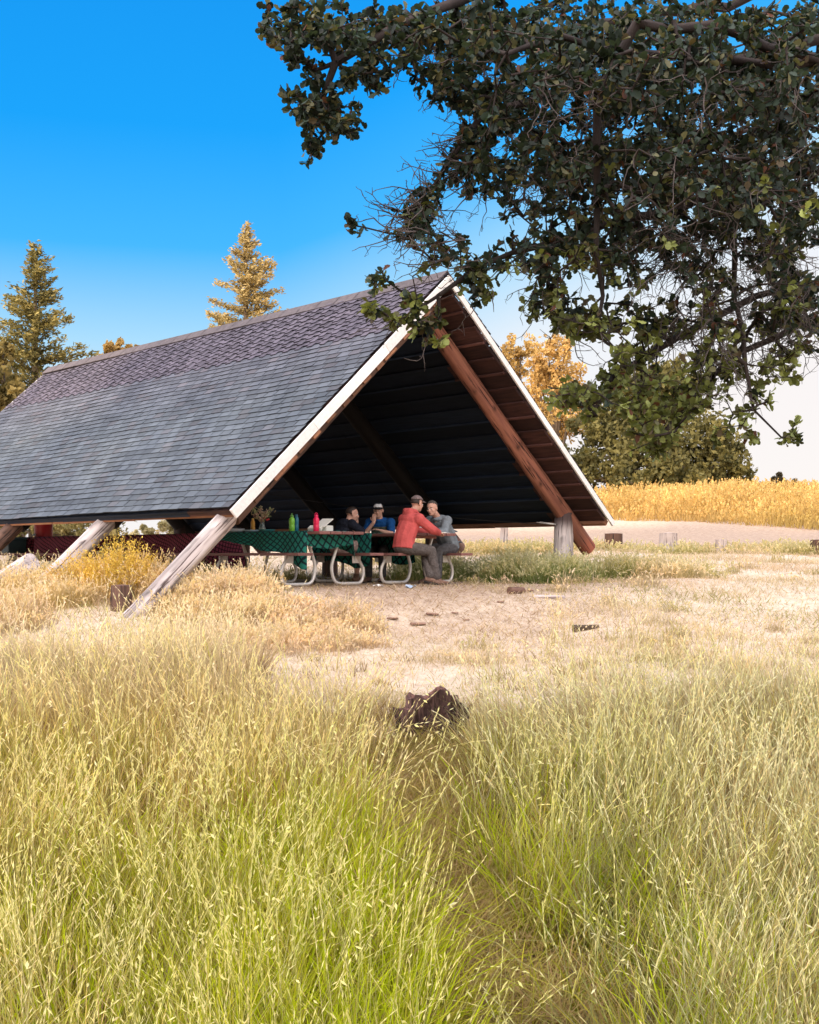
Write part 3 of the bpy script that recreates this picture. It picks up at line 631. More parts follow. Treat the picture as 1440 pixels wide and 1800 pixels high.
# things on the tables (local x across, y along from near end)
def tp(g0,d0,x,y,z=.772): return S(g0+x,d0+y,z)
def bottle(loc,h,r,c,capc,label,sport=False,mark=True):
    t=empty('bottle',loc,random.uniform(0,6),label,'bottle'); mb=MB()
    mb.lathe((0,0,0),[(r*.86,0),(r,.006),(r,h*.32),(r*.93,h*.36),(r*.93,h*.42),(r,h*.46),(r,h*.70),(r*.85,h*.78),(r*.58,h*.83),(r*.55,h*.85)],22); mb.build('flask',plastic(label.split(' ')[0]+' bottle plastic',c,.3),t,True)
    mb=MB(); mb.lathe((0,0,h*.852),[(r*.64,0),(r*.66,.004),(r*.66,h*.09),(r*.5,h*.11)]+([(r*.25,h*.115),(r*.22,h*.15),(r*.1,h*.155)] if sport else []),18); cp=mb.build('cap',plastic(label.split(' ')[0]+' bottle cap',capc,.4),t,True)
    if sport:
        mb=MB(); mb.tube([(r*.5*math.cos(a),0,h*.96+r*.7*math.sin(a)) for a in np.linspace(0,math.pi,10)],.004,6); mb.build('carry_loop',bpy.data.materials.get(label.split(' ')[0]+' bottle cap'),t,True)
    return t
bottle(tp(2.12,.42,-.22,.30,.762),.235,.042,(.72,.012,.08),(.75,.02,.10),'pink red water bottle at the near end of the table',True)
bottle(tp(2.12,.42,-.10,1.02),.24,.042,(.22,.55,.05),(.12,.30,.06),'lime green water bottle with dark cap',True)
bottle(tp(2.12,.42,.04,1.10),.26,.034,(.015,.15,.22),(.02,.10,.16),'blue slim water bottle behind the green one')
bottle(tp(2.12,.42,-.05,2.06),.22,.032,(.75,.36,.05),(.8,.45,.1),'orange squeeze bottle by the vase of dried flowers')
# vase with dried flowers
v=empty('flower_vase',tp(2.12,.42,-.12,1.72),0,'glass vase of dried wild flowers and seed heads','vase')
mb=MB(); mb.lathe((0,0,0),[(.035,0),(.045,.01),(.05,.06),(.036,.11),(.03,.13),(.036,.15)],20)
m,nt,b,out=nodes('smoky vase glass'); b.inputs['Base Color'].default_value=(.25,.3,.28,1); b.inputs['Roughness'].default_value=.08; b.inputs['Transmission Weight'].default_value=.6; mb.build('vase_body',m,v,True)
mb=MB(); rr=random.Random(4)
for i in range(26):
    a=rr.uniform(0,6.28); sp_=rr.uniform(.05,.2); h=rr.uniform(.2,.36); e=Vector((math.cos(a)*sp_,math.sin(a)*sp_,h)); q=rr.choice([(.5,.38,.25),(.35,.28,.15),(.30,.32,.14),(.45,.25,.2)])
    mb.tube([(0,0,.1),Vector((e.x*.4,e.y*.4,h*.65)),e],.0028,5,q)
    for k in range(7): mb.ell(e+Vector((rr.gauss(0,.018),rr.gauss(0,.018),rr.gauss(-.01,.02))),(.008,.008,.011),None,q,6,4)
for i in range(5):
    mb.ell((rr.gauss(.04,.03),rr.gauss(0,.03),rr.uniform(.17,.26)),(.018,.018,.014),None,(.6,.05,.05),8,5)
mb.build('dried_stems',noisy('dried stems',(.8,.8,.8),(1,1,1),20,attr=True,bump=0),v)
def plate(loc,r,label,c,n=1):
    t=MB()
    for i in range(n): t.lathe((0,0,i*.008),[(r*.6,0),(r*.62,.002),(r,.02),(r*1.01,.024),(r*.97,.024),(r*.62,.008),(.001,.007)],26)
    o=t.build('plate',plastic('plate '+label[:14],c,.45)); o.location=loc; autosmooth(o,40); tag(o,label,'plate')
plate(tp(2.12,.42,-.24,2.24),.14,'stack of white paper plates at the far end of the table',(.75,.75,.78),5)
plate(tp(2.12,.42,-.22,1.86),.13,'pale blue plate left of the dried flowers',(.55,.66,.75),2)
plate(tp(2.12,.42,-.25,1.42),.12,'teal plate right of the dried flowers',(.10,.36,.38),2)
# propped box and open paper bag
t=empty('paper_box',tp(2.12,.42,.12,.55,.762),TH+.5,'open cream cardboard box propped on the near table','box')
mb=MB(); mb.box((0,0,.045),(.24,.17,.09),None,(1,1,1),.004); mb.build('box_tray',M['paper'],t)
mb=MB(); mb.box((-.06,-.01,.125),(.36,.17,.012),Matrix.Rotation(R(-20),3,'Y'),(1,1,1),.003); mb.build('lid',M['paper'],t)
mb=MB(); mb.box((-.22,.04,.05),(.10,.2,.05),Matrix.Rotation(R(-25),3,'Y'),(1,.98,.9),.01); mb.build('folded_paper',M['paper'],t)
def mug(loc,label,mark=None,rz=0):
    t=empty('mug',loc,rz,label,'mug'); mb=MB(); r=.042
    mb.lathe((0,0,0),[(r*.9,0),(r,.006),(r,.092),(r*.97,.095),(r*.9,.09),(r*.88,.015),(.001,.012)],22); o=mb.build('cup',M['mug'],t); autosmooth(o,40)
    mb=MB(); mb.tube([(r-.004+.028*math.sin(a),0,.048+.028*math.cos(a)) for a in np.linspace(.2,math.pi-.2,10)],.006,8); mb.build('handle',M['mug'],t,True)
    if mark:
        mb=MB()
        for k in range(7):
            a=mark+(k-3)*.17; mb.box((r*1.012*math.cos(a),r*1.012*math.sin(a),.05+.01*math.sin(k*2.1)),(.003,.009,.028+.01*math.cos(k*1.7)),Matrix.Rotation(a,3,'Z'))
        mb.build('printed_motif',M['darkshirt'],t)
mug(tp(3.98,.50,-.26,1.62),'white mug with dark print beside the green cloth',4.2,0)
mug(tp(3.98,.50,.02,.36,.763),'plain white mug between the red hoodie and the grey shirt',None,2.5)
mb=MB(); mb.box((0,0,.004),(.21,.29,.006),None,(1,1,1),.001); mb.box((.02,.03,.012),(.2,.27,.006),Matrix.Rotation(.3,3,'Z')); o=mb.build('paper_sheets',M['paper']); o.location=tp(3.98,.50,.24,.22,.7615); o.rotation_euler=(0,0,TH+.2); tag(o,'loose papers at the right end of the table','papers')
# drink cooler on the far table, chest on its bench
t=empty('drink_cooler',tp(2.1,9.05,-.05,.30),0,'red round drink cooler with white lid at far left','cooler')
mb=MB(); mb.lathe((0,0,0),[(.155,0),(.17,.01),(.175,.30),(.178,.305),(.178,.325),(.17,.33)],30); o=mb.build('tank',plastic('red cooler plastic',(.55,.012,.02),.4),t); autosmooth(o,35)
mb=MB(); mb.lathe((0,0,.332),[(.178,0),(.182,.01),(.18,.035),(.14,.05),(.05,.055)],30); o=mb.build('lid',plastic('cooler lid',(.6,.57,.55),.4),t); autosmooth(o,35)
mb=MB(); mb.tube([(-.12,-.13,.05),(-.145,-.155,.05),(-.15,-.16,.025)],.014,8); mb.build('spigot',M['mug'],t)
t=empty('storage_chest',tp(2.1,9.05,-.64,.45,.468),TH,'dark teal storage chest below the red drink cooler','chest')
mb=MB(); mb.box((0,0,.125),(.36,.62,.25),None,(1,1,1),.02); mb.build('chest_body',plastic('dark teal plastic',(.02,.05,.06),.5),t)
mb=MB(); mb.box((0,0,.275),(.38,.64,.05),None,(1,1,1),.015); mb.build('lid',plastic('dark teal lid',(.03,.07,.085),.5),t)
mb=MB(); mb.box((-.195,0,.24),(.02,.08,.05),None,(1,1,1),.005); mb.build('latch',M['rubber'],t)
bottle(tp(2.05,6.45,-.2,.5),.2,.04,(.6,.03,.03),(.7,.68,.66),'red jar on the far crimson table')
bottle(tp(2.05,6.45,-.22,.22),.26,.036,(.04,.25,.10),(.05,.2,.1),'dark green bottle on the far crimson table')
bottle(tp(2.05,6.45,-.2,.02+.08),.16,.045,(.35,.42,.38),(.6,.6,.6),'grey green jar beside the dark green bottle')
# ------------------------------------------------------------------ people
def remeshed(mb,name,vox,mat,parent,sm=4):
    o=link(name,mb.mesh(name),mat); md=o.modifiers.new('r','REMESH'); md.mode='VOXEL'; md.voxel_size=vox; md.use_smooth_shade=True
    s_=o.modifiers.new('s','SMOOTH'); s_.factor=.5; s_.iterations=sm
    dg=bpy.context.evaluated_depsgraph_get(); dg.update(); me=bpy.data.meshes.new_from_object(o.evaluated_get(dg)); old=o.data; o.modifiers.clear(); o.data=me
    if not me.materials: me.materials.append(mat)
    me.polygons.foreach_set('use_smooth',[True]*len(me.polygons)); bpy.data.meshes.remove(old); o.parent=parent; return o
def chain(pts,rads,n=6):
    P=[];Q=[]
    for i in range(len(pts)-1):
        for k in range(n):
            t=k/n; P.append(Vector(pts[i]).lerp(Vector(pts[i+1]),t))
            a,b=rads[i],rads[i+1]; Q.append(tuple(a[j]*(1-t)+b[j]*t for j in(0,1)) if isinstance(a,tuple) else a*(1-t)+b*t)
    P.append(Vector(pts[-1]));Q.append(rads[-1]); return P,Q
def limb(mb,pts,rads,ends=True,side=None):
    P,Q=chain(pts,rads); mb.tube(P,Q,12,side=side)
    for p,r in zip(pts,rads):
        rr=max(r) if isinstance(r,tuple) else r
        if not isinstance(r,tuple): mb.ell(p,(rr,rr,rr),None,(1,1,1),12,8)
def hand(mb,wrist,dirn,up,mirror,curl=.5,s=1.0):
    d=Vector(dirn).normalized(); u=(Vector(up)-d*Vector(up).dot(d)).normalized(); sd=d.cross(u)*mirror   # sd: towards the thumb
    w=Vector(wrist); c=w+d*.05*s
    Mx=Matrix((d,sd,u)).transposed(); mb.ell(c,(.052*s,.042*s,.017*s),Mx,(1,1,1),12,8)
    for k,(off,L) in enumerate(((.030,.072),(.010,.080),(-.011,.074),(-.030,.058))):
        p=w+d*.088*s+sd*off*s; pts=[w+d*.05*s+sd*off*.8*s,p]; dd=d.copy(); a=0
        for seg_,fr in enumerate((.45,.32,.23)):
            a+=curl*(.5+.15*k*.3)*(1 if seg_ else .8); q=d*math.cos(a)-u*math.sin(a); p=p+q*L*fr*s; pts.append(p)
        mb.tube(pts,[.0095*s,.0092*s,.0086*s,.008*s,.0066*s],8); mb.ell(pts[-1],(.0066*s,)*3,None,(1,1,1),8,6)
    p0=w+d*.03*s+sd*.03*s; p1=p0+d*.028*s+sd*.028*s-u*.008*s; p2=p1+d*.03*s+sd*.006*s-u*.012*s
    mb.tube([p0,p1,p2],[.013*s,.0105*s,.008*s],8); mb.ell(p2,(.008*s,)*3,None,(1,1,1),8,6)
def hrot(yaw,pitch,roll=0): return Matrix.Rotation(yaw,3,'Z')@Matrix.Rotation(pitch,3,'Y')@Matrix.Rotation(roll,3,'X')
def head_parts(mb,c,Mh):
    c=Vector(c); L=lambda x,y,z:c+Mh@Vector((x,y,z))
    mb.ell(L(-.008,0,.03),(.098,.077,.088),Mh,(1,1,1),18,12); mb.ell(L(.022,0,-.025),(.072,.064,.085),Mh,(1,1,1),16,10); mb.ell(L(.035,0,-.075),(.05,.046,.038),Mh,(1,1,1),14,8)
    mb.ell(L(.066,0,-.092),(.02,.022,.016),Mh,(1,1,1),10,6)
    mb.tube([L(.082,0,.018),L(.100,0,-.008),L(.112,0,-.026),L(.09,0,-.034)],[.010,.012,.015,.013],8)
    mb.ell(L(.078,0,.028),(.016,.05,.010),Mh,(1,1,1),12,6)
    for s in(-1,1):
        mb.ell(L(-.012,s*.078,-.005),(.019,.010,.031),Mh,(1,1,1),10,8); mb.ell(L(.062,s*.042,-.022),(.025,.02,.02),Mh,(1,1,1),10,6)
    mb.ell(L(.085,0,-.056),(.012,.024,.006),Mh,(1,1,1),10,6); mb.ell(L(.083,0,-.066),(.011,.02,.006),Mh,(1,1,1),10,6)
def face(c,Mh,body,mat):
    c=Vector(c); L=lambda x,y,z:c+Mh@Vector((x,y,z))
    for s in(-1,1):
        mb=MB(); mb.ell(L(.083,s*.031,.004),(.010,.013,.008),Mh,(1,1,1),10,6); mb.build('eye',M['mug'],body,True)
        mb=MB(); mb.ell(L(.091,s*.031,.004),(.004,.006,.006),Mh,(1,1,1),8,6); mb.build('pupil',M['rubber'],body,True)
        mb=MB(); mb.tube([L(.088,s*.014,.025),L(.091,s*.03,.031),L(.08,s*.05,.026)],[.004,.005,.003],6); mb.build('eyebrow',mat,body,True)
    mb=MB(); mb.tube([L(.091,-.022,-.061),L(.0985,0,-.061),L(.091,.022,-.061)],[.002,.003,.002],6); mb.build('mouth',M['boot'],body,True)
def shell(c,Mh,r,keep,name,mat,parent,off=(-.008,0,.03),th=.008):
    c=Vector(c); bm=bmesh.new(); bmesh.ops.create_uvsphere(bm,u_segments=28,v_segments=20,radius=1)
    kill=[v for v in bm.verts if not keep(v.co)]; bmesh.ops.delete(bm,geom=kill,context='VERTS')
    rr=random.Random(3)
    for v in bm.verts: v.co=c+Mh@(Vector((v.co.x*r[0],v.co.y*r[1],v.co.z*r[2]))*(1+rr.uniform(-.012,.012))+Vector(off))
    o=link(name,bm_mesh(bm,name,True),mat,parent); md=o.modifiers.new('t','SOLIDIFY'); md.thickness=th; md.offset=-1; return o
def brim(c,Mh,mat,parent,dirx=1,z=.058):
    V=[];c=Vector(c);n=12
    for j in range(5):
        for i in range(n+1):
            a=-1.15+2.3*i/n; r=.094+.075*j/4*(math.cos(a*1.1)**.7 if math.cos(a*1.1)>0 else 0); V.append(c+Mh@Vector((dirx*r*math.cos(a)-.008,r*.8*math.sin(a),z-.018*j/4-.012*(math.sin(a))**2)))
    Fq=[(j*(n+1)+i,j*(n+1)+i+1,(j+1)*(n+1)+i+1,(j+1)*(n+1)+i) for j in range(4) for i in range(n)]
    me=bpy.data.meshes.new('brim'); me.from_pydata(V,[],Fq); o=link('brim',me,mat,parent); md=o.modifiers.new('t','SOLIDIFY'); md.thickness=.006; autosmooth(o,60); return o
def shoe(ankle,yaw,mat,parent,pitch=0):
    t=MB(); Mr=Matrix.Rotation(yaw,3,'Z')@Matrix.Rotation(pitch,3,'Y'); a=Vector(ankle); L=lambda x,y,z:a+Mr@Vector((x,y,z))
    t.tube([L(-.065,0,-.045),L(-.03,0,-.035),L(.04,0,-.04),L(.10,0,-.052),L(.17,0,-.06),L(.195,0,-.064)],[(.03,.03),(.043,.046),(.046,.042),(.048,.032),(.042,.025),(.02,.015)],14,side=tuple(Mr@Vector((0,1,0))))
    t.tube([L(0,0,.06),L(-.005,0,-.03)],[.048,.045],12); s_=remeshed(t,'shoe',.008,mat,parent,3)
    b=MB(); b.tube([L(-.075,0,-.078),L(-.03,0,-.08),L(.05,0,-.08),L(.12,0,-.08),L(.195,0,-.078)],[(.025,.012),(.042,.013),(.04,.013),(.05,.013),(.022,.011)],14,side=tuple(Mr@Vector((0,1,0)))); b.build('sole',M['rubber'],s_,True)
def person(loc,rz,label,p):
    """p: joints in a frame that faces +x, feet on z=0"""
    t=empty('person',loc,rz,label,'person'); t.scale=(.955,)*3
    J={k:Vector(v) for k,v in p['J'].items()}; pel,che,nek,hd=J['pelvis'],J['chest'],J['neck'],J['head']
    Mh=hrot(*p['headrot'])
    b=MB(); head_parts(b,hd,Mh)
    limb(b,[nek-Vector((.02,0,.06)),nek,hd+Mh@Vector((-.025,0,-.05))],[.062,.056,.055])
    limb(b,[pel,pel.lerp(che,.5),che],[(.15,.10),(.135,.095),(.155,.10)],side=(0,1,0)); b.ell(che+Vector((0,0,.06)),(.10,.17,.10))
    for s,k in((1,'l'),(-1,'r')):
        limb(b,[J['sh_'+k],J['el_'+k],J['wr_'+k]],[.05,.043,.029])
        d=p.get('hd_'+k) or (J['wr_'+k]-J['el_'+k]); hand(b,J['wr_'+k],d,p.get('hu_'+k,(0,0,1)),s*(1 if not p.get('flip_'+k) else -1),p.get('curl_'+k,.55))
        limb(b,[J['hip_'+k],J['kn_'+k],J['kn_'+k].lerp(J['an_'+k],.4),J['an_'+k]],[.082,.058,.056,.036])
    body=remeshed(b,'body',.0065,M['skin'],t,3); face(hd,Mh,body,p['hair'])
    # hair
    shell(hd,Mh,(.106,.085,.096),lambda c:(c.z>.28+.5*max(0,c.x)) or (c.x<-.15 and c.z>-.55-.2*c.x) ,'hair',p['hair'],t)
    # top garment
    g=MB(); e=p.get('ease',.018); 
    limb(g,[pel+Vector((-.01,0,-.02)),pel.lerp(che,.35)+Vector((-.035,0,0)),pel.lerp(che,.7)+Vector((-.03,0,0)),che+Vector((-.01,0,.02))],[(.175+e,.125+e),(.165+e,.12+e),(.175+e,.118+e),(.165+e,.112+e)],side=(0,1,0))
    g.ell(che+Vector((-.01,0,.055)),(.115+e,.185+e,.10+e)); g.ell(nek+Vector((-.02,0,-.04)),(.075+e,.085+e,.05))
    for k in('l','r'):
        sl=p['sleeve']; a,bb,c=J['sh_'+k],J['el_'+k],J['wr_'+k]
        g.ell(a,(.075+e*.6,)*3)
        if sl=='long': limb(g,[a,bb,c-(c-bb).normalized()*.015],[.063+e*.6,.056+e*.6,.043+e*.3])
        else: limb(g,[a,a.lerp(bb,.75)],[.063+e*.5,.062+e*.5])
    if p.get('hood'):
        g.ell(nek+Vector((-.075,0,-.005)),(.085,.115,.075)); g.tube([nek+Vector((.06,-.075,-.03)),nek+Vector((-.02,-.10,.02)),nek+Vector((-.10,-.05,.035)),nek+Vector((-.12,0,.03)),nek+Vector((-.10,.05,.035)),nek+Vector((-.02,.10,.02)),nek+Vector((.06,.075,-.03))],[.03,.036,.04,.042,.04,.036,.03],10)
    # folds
    for i in range(p.get('folds',7)):
        q=pel.lerp(che,random.uniform(.05,.9)); s_=random.choice((-1,1)); y0=random.uniform(.02,.12)*s_
        g.tube([q+Vector((-.135-e,y0-.09,random.uniform(-.03,.03))),q+Vector((-.15-e*1.2,y0,0)),q+Vector((-.13-e,y0+.09,random.uniform(-.04,.04)))],[.012,.018,.012],8)
    remeshed(g,p['topname'],.0085,p['top'],t,3)
    if p.get('vest'):
        g=MB(); limb(g,[pel.lerp(che,.1),pel.lerp(che,.6),che+Vector((0,0,.03))],[(.185,.15),(.185,.148),(.165,.14)],side=(0,1,0)); remeshed(g,'vest',.0085,p['vest'],t,3)
    # trousers / shorts
    g=MB(); g.ell(pel+Vector((0,0,-.01)),(.15,.185,.105)); 
    for k in('l','r'):
        h_,kn,an=J['hip_'+k],J['kn_'+k],J['an_'+k]
        if p['legs']=='long':
            limb(g,[h_,h_.lerp(kn,.5),kn,kn.lerp(an,.35),an+Vector((0,0,.03))],[.105,.098,.08,.076,.062])
            g.tube([kn+Vector((.02,-.07,-.05)),kn+Vector((.05,0,-.08)),kn+Vector((.02,.07,-.05))],[.012,.02,.012],8)
        else: limb(g,[h_,h_.lerp(kn,.5),h_.lerp(kn,.88)],[.11,.105,.10])
    remeshed(g,'trousers' if p['legs']=='long' else 'shorts',.0085,p['bottom'],t,3)
    for k in('l','r'): shoe(J['an_'+k],p.get('foot_'+k,0),p['shoe'],t,p.get('fp_'+k,0))
    if p.get('cap'):
        cp=shell(hd,Mh,(.112,.091,.102),lambda c:c.z>.18,'cap',p['cap'],t,(-.008,0,.034),.006); brim(hd,Mh,p.get('brim',p['cap']),cp)
        mb=MB(); mb.ell(Vector(hd)+Mh@Vector((-.008,0,.136)),(.009,.009,.005),Mh); mb.build('button',p['cap'],cp,True)
        if p.get('cappatch'): shell(hd,Mh,(.1145,.0935,.1045),lambda c:c.z>.2 and c.x>.25 and c.z<.85,'front_panel',p['cappatch'],cp,(-.008,0,.034),.004)
    return t
# bench seat top is 0.465 above the floor; pelvis radius .105
def seated(lean=.2,**k):
    J=dict(pelvis=(0,0,.575),chest=(lean*.75,0,.93),neck=(lean*1.0,0,1.07),head=(lean*1.3+.06,0,1.20),
      sh_l=(lean*.88,.185,1.0),sh_r=(lean*.88,-.185,1.0),el_l=(lean+.20,.25,.80),el_r=(lean+.20,-.25,.80),wr_l=(lean+.38,.10,.80),wr_r=(lean+.38,-.10,.80),
      hip_l=(.04,.10,.56),hip_r=(.04,-.10,.56),kn_l=(.43,.13,.53),kn_r=(.43,-.13,.53),an_l=(.40,.12,.092),an_r=(.40,-.12,.092)); J.update(k); return J
bL,bR=3.98-.63,3.98+.63
person(S(bL+.03,.56),TH-.05,'man in red hoodie and grey cap leaning in at near end of bench',dict(
  J=seated(.17,head=(.245,-.02,1.235),neck=(.17,0,1.10),el_l=(.40,.24,.83),wr_l=(.58,.06,.80),el_r=(.34,-.27,.84),wr_r=(.56,-.16,.80),
    kn_r=(.36,-.22,.52),an_r=(.40,-.30,.092),kn_l=(.40,-.02,.54),an_l=(.30,-.26,.12)),
  headrot=(.12,.10),hair=M['hair'],top=M['hoodie'],topname='hoodie',sleeve='long',hood=True,ease=.028,folds=0,legs='long',bottom=M['trouser'],shoe=M['boot'],cap=M['cap'],foot_r=-.5,foot_l=-.6,fp_l=.2,hu_l=(0,0,1)))
person(S(bR+.10,1.0),TH+math.pi+.1,'man in grey sweater leaning over the table toward the red hoodie',dict(
  J=seated(.30,head=(.46,.04,1.20),neck=(.32,.02,1.07),el_l=(.42,.27,.82),wr_l=(.56,.08,.80),el_r=(.46,-.22,.82),wr_r=(.60,-.04,.83)),
  headrot=(.25,.22),hair=M['greyhair'],top=M['greyshirt'],topname='sweater',sleeve='long',ease=.02,legs='long',bottom=M['trouser2'],shoe=M['boot']))
person(S(bL,2.02),TH-.2,'man in dark shirt and tan shorts raising a hand to his mouth',dict(
  J=seated(.17,pelvis=(0,0,.57),chest=(.10,0,.88),neck=(.17,0,1.00),head=(.24,0,1.115),sh_l=(.14,.18,.95),sh_r=(.14,-.18,.95),el_l=(.36,.20,.80),wr_l=(.35,.04,1.0),el_r=(.33,-.26,.80),wr_r=(.52,-.08,.79),
    kn_r=(.40,-.10,.62),an_r=(.40,.16,.40),kn_l=(.42,.12,.53),an_l=(.38,.12,.092)),
  headrot=(-.2,.15),hair=M['hair'],top=M['darkshirt'],topname='shirt',sleeve='short',ease=.012,legs='short',bottom=M['shorts'],shoe=M['boot'],hd_l=(-.1,.02,1),hu_l=(1,0,0),fp_r=.3,foot_r=.3))
person(S(bR-.02,2.42),TH+math.pi+.55,'man in blue shirt with black and white cap eating',dict(
  J=seated(.18,head=(.26,0,1.20),neck=(.20,0,1.07),el_l=(.36,.26,.81),wr_l=(.42,.10,.86),el_r=(.33,-.22,.80),wr_r=(.36,-.05,1.0)),
  headrot=(.15,.12),hair=M['hair'],top=M['blueshirt'],topname='shirt',sleeve='short',ease=.016,vest=M['vest'],legs='long',bottom=M['trouser2'],shoe=M['boot'],cap=M['capblack'],cappatch=M['capwhite'],brim=M['capblack'],hd_r=(-.1,.05,1),hu_r=(1,0,0)))

# ------------------------------------------------------------------ stump, logs, posts, litter
def rough_block(name,r,h,seed,mat,parent=None,jag=.25,seg=40,rings=16,squash=1.0,burnt=True):
    V=[];C=[];rng=random.Random(seed)
    for j in range(rings+1):
        f=j/rings
        for i in range(seg):
            a=2*math.pi*i/seg; nz=noise.fractal(Vector((math.cos(a)*1.6+seed,math.sin(a)*1.6,f*.8)),.7,2.,5)
            top=h*(1-jag*.5+jag*1.3*noise.noise(Vector((math.cos(a)*1.5+seed,math.sin(a)*1.5,3.3)))+.035*noise.noise(Vector((math.cos(a)*6+seed,math.sin(a)*6,1.))))
            rr=r*(1.12-.25*f+.20*f*f)*(1+.28*nz+.07*math.sin(a*9+nz*4)); V.append((rr*math.cos(a),rr*squash*math.sin(a),top*f)); q=.8+1.3*max(0,nz+.3)*f; C.append((q,q*.95,q*.95))
    for j in range(1,5):
        f=1-j/5
        for i in range(seg):
            x,y,z=V[rings*seg+i]; V.append((x*f,y*f,z*(1-.06*j)+.05*noise.noise(Vector((x*14,y*14,seed+j))))); C.append((.6,.55,.55) if j>1 else (2.6,2.2,2.0))  # bright rim: light on the stump top painted into the colour
    n=rings+5; Fc=[(j*seg+i,j*seg+(i+1)%seg,(j+1)*seg+(i+1)%seg,(j+1)*seg+i) for j in range(n-1) for i in range(seg)]+[tuple((n-1)*seg+i for i in range(seg))]
    me=bpy.data.meshes.new(name); me.from_pydata(V,[],Fc); a=me.color_attributes.new('Col','FLOAT_COLOR','POINT'); a.data.foreach_set('color',np.array([c+(1,) for c in C],np.float32).ravel())
    return autosmooth(link(name,me,mat,parent),55)
sx,sy=.11,8.3; st=empty('tree_stump',(sx,sy,tz(sx,sy)-.03),.3,'rotten dark stump standing in the foreground grass','stump')
o=rough_block('stump_wood',.145,.37,3.7,M['rot'],st,.16); o.location=(.05,0,0)
o=rough_block('broken_block',.085,.27,9.1,M['rot'],st,.08,26,10); o.location=(-.13,-.02,.0)
o=rough_block('bark_shard',.06,.30,5.3,M['rot'],st,.15,26,10,.5); o.location=(.17,-.04,.0); o.rotation_euler=(.1,.3,.4)
# sawn stump behind the leaning log, sawn log end further left
p=at(214,1060,15.4); p.z=tz(p.x,p.y)
t=empty('sawn_stump',p,0,'dark sawn stump just behind the foot of the nearest leaning log','stump'); place_log('stump_wood',(0,0,-.1),(0,0,.30),.13,.125,M['log_dark'],71,t,0,knots=4)
p=at(38,1000,18.3); t=empty('sawn_log',(p.x,p.y,tz(p.x,p.y)),0,'short pale log with sawn end lying in grass at far left','log'); place_log('log_body',(-.35,.2,.05),(.18,-.1,.33),.15,.15,M['log_grey'],73,t,0,knots=4)
def fence_post(u,v0,v1,yy,w,label,tilt=0,mat='post'):
    p=at(u,v1,yy); z=tz(p.x,yy); h=max(.3,(975-v0)/F*yy-z); t=empty('fence_post',(p.x,yy,z),random.uniform(0,3),label,'post','short posts along the far edge of the mown ground'); t.rotation_euler[0]=tilt
    place_log('post_wood',(0,0,-.15),(0,0,h),w,w*.93,M[mat],int(u),t,0,knots=5,tipcol=(.7,.65,.6))
fence_post(885,922,965,27.2,.085,'thin pale post seen under the right eave of the roof',0.05)
fence_post(1079,938,968,27.2,.21,'short stubby wooden post just right of the log beam end',0,'log_dark')
fence_post(1175,937,970,27.0,.20,'short wooden post standing right of the stubby post',0,'post')
fence_post(1268,949,972,26.6,.13,'low bleached post half hidden by grass in the right',0.06)
fence_post(1437,954,973,25.8,.15,'short post cut off by the right edge of the picture',0,'log_dark')
lab='small flake of dark bark lying on the bare trampled ground'
for i,(u,v,yy,s) in enumerate(((690,1077,14.9,.10),(735,1080,14.7,.14),(760,1068,15.2,.12),(800,1062,15.4,.07),(930,1038,17.2,.10),(880,1052,16.2,.07),(820,1075,15.0,.06))):
    p=at(u,v,yy); bm=bmesh.new(); bmesh.ops.create_grid(bm,x_segments=9,y_segments=5,size=1)
    for w in bm.verts:
        n_=noise.noise(Vector((w.co.x*1.7+i*5,w.co.y*1.7,1.)))*.3; w.co=Vector((w.co.x*s*.6*(1+n_*.8),w.co.y*s*.25*(1+n_),s*(.16*(1-w.co.y**2)+.10*n_)))
    me=bm_mesh(bm,'bark_flake',True); o=link('bark_flake',me,M['barkbit']); md=o.modifiers.new('t','SOLIDIFY'); md.thickness=.012; o.location=(p.x,p.y,tz(p.x,p.y)+.015); o.rotation_euler=(random.uniform(-.1,.1),random.uniform(-.1,.1),random.uniform(-.6,.6)); tag(o,lab,'bark','bark flakes on the bare ground')
def chunk(u,v,yy,L,r,label,rz,mat='log_dark',lift=0,name='wood_chunk'):
    p=at(u,v,yy); t=empty(name,(p.x,p.y,tz(p.x,p.y)),rz,label,'wood'); place_log('wood_body',(-L/2,0,r*.7),(L/2,0,r*.7+lift),r,r*.8,M[mat],int(u),t,0,knots=0,seg=14,checks=0)
chunk(908,1040,16.9,.26,.055,'dark broken wood chunk beside the pale stick on the dirt',.7)
chunk(965,1048,16.6,.42,.03,'pale split stick on the dirt near the right grass',-.35,'log_grey')
chunk(1030,1100,14.3,.34,.04,'dark charred stick lying in the pale straw at right',.5,'trunk')
for i,(u,v,yy,c,l) in enumerate(((665,1040,17.0,(.75,.72,.7),'crumpled white paper scrap on the dirt before the tables'),(722,1042,16.9,(.35,.45,.6),'pale blue paper scrap on the dirt below the men'))):
    p=at(u,v,yy); bm=bmesh.new(); bmesh.ops.create_grid(bm,x_segments=7,y_segments=6,size=.07)
    for w in bm.verts: w.co.z=.035*noise.noise(Vector((w.co.x*22+i*7,w.co.y*22,0)))+.02
    o=link('paper_scrap',bm_mesh(bm,'paper_scrap'),plastic('scrap paper',c,.8)); o.location=(p.x,p.y,tz(p.x,p.y)+.004); md=o.modifiers.new('t','SOLIDIFY'); md.thickness=.002; tag(o,l,'paper')
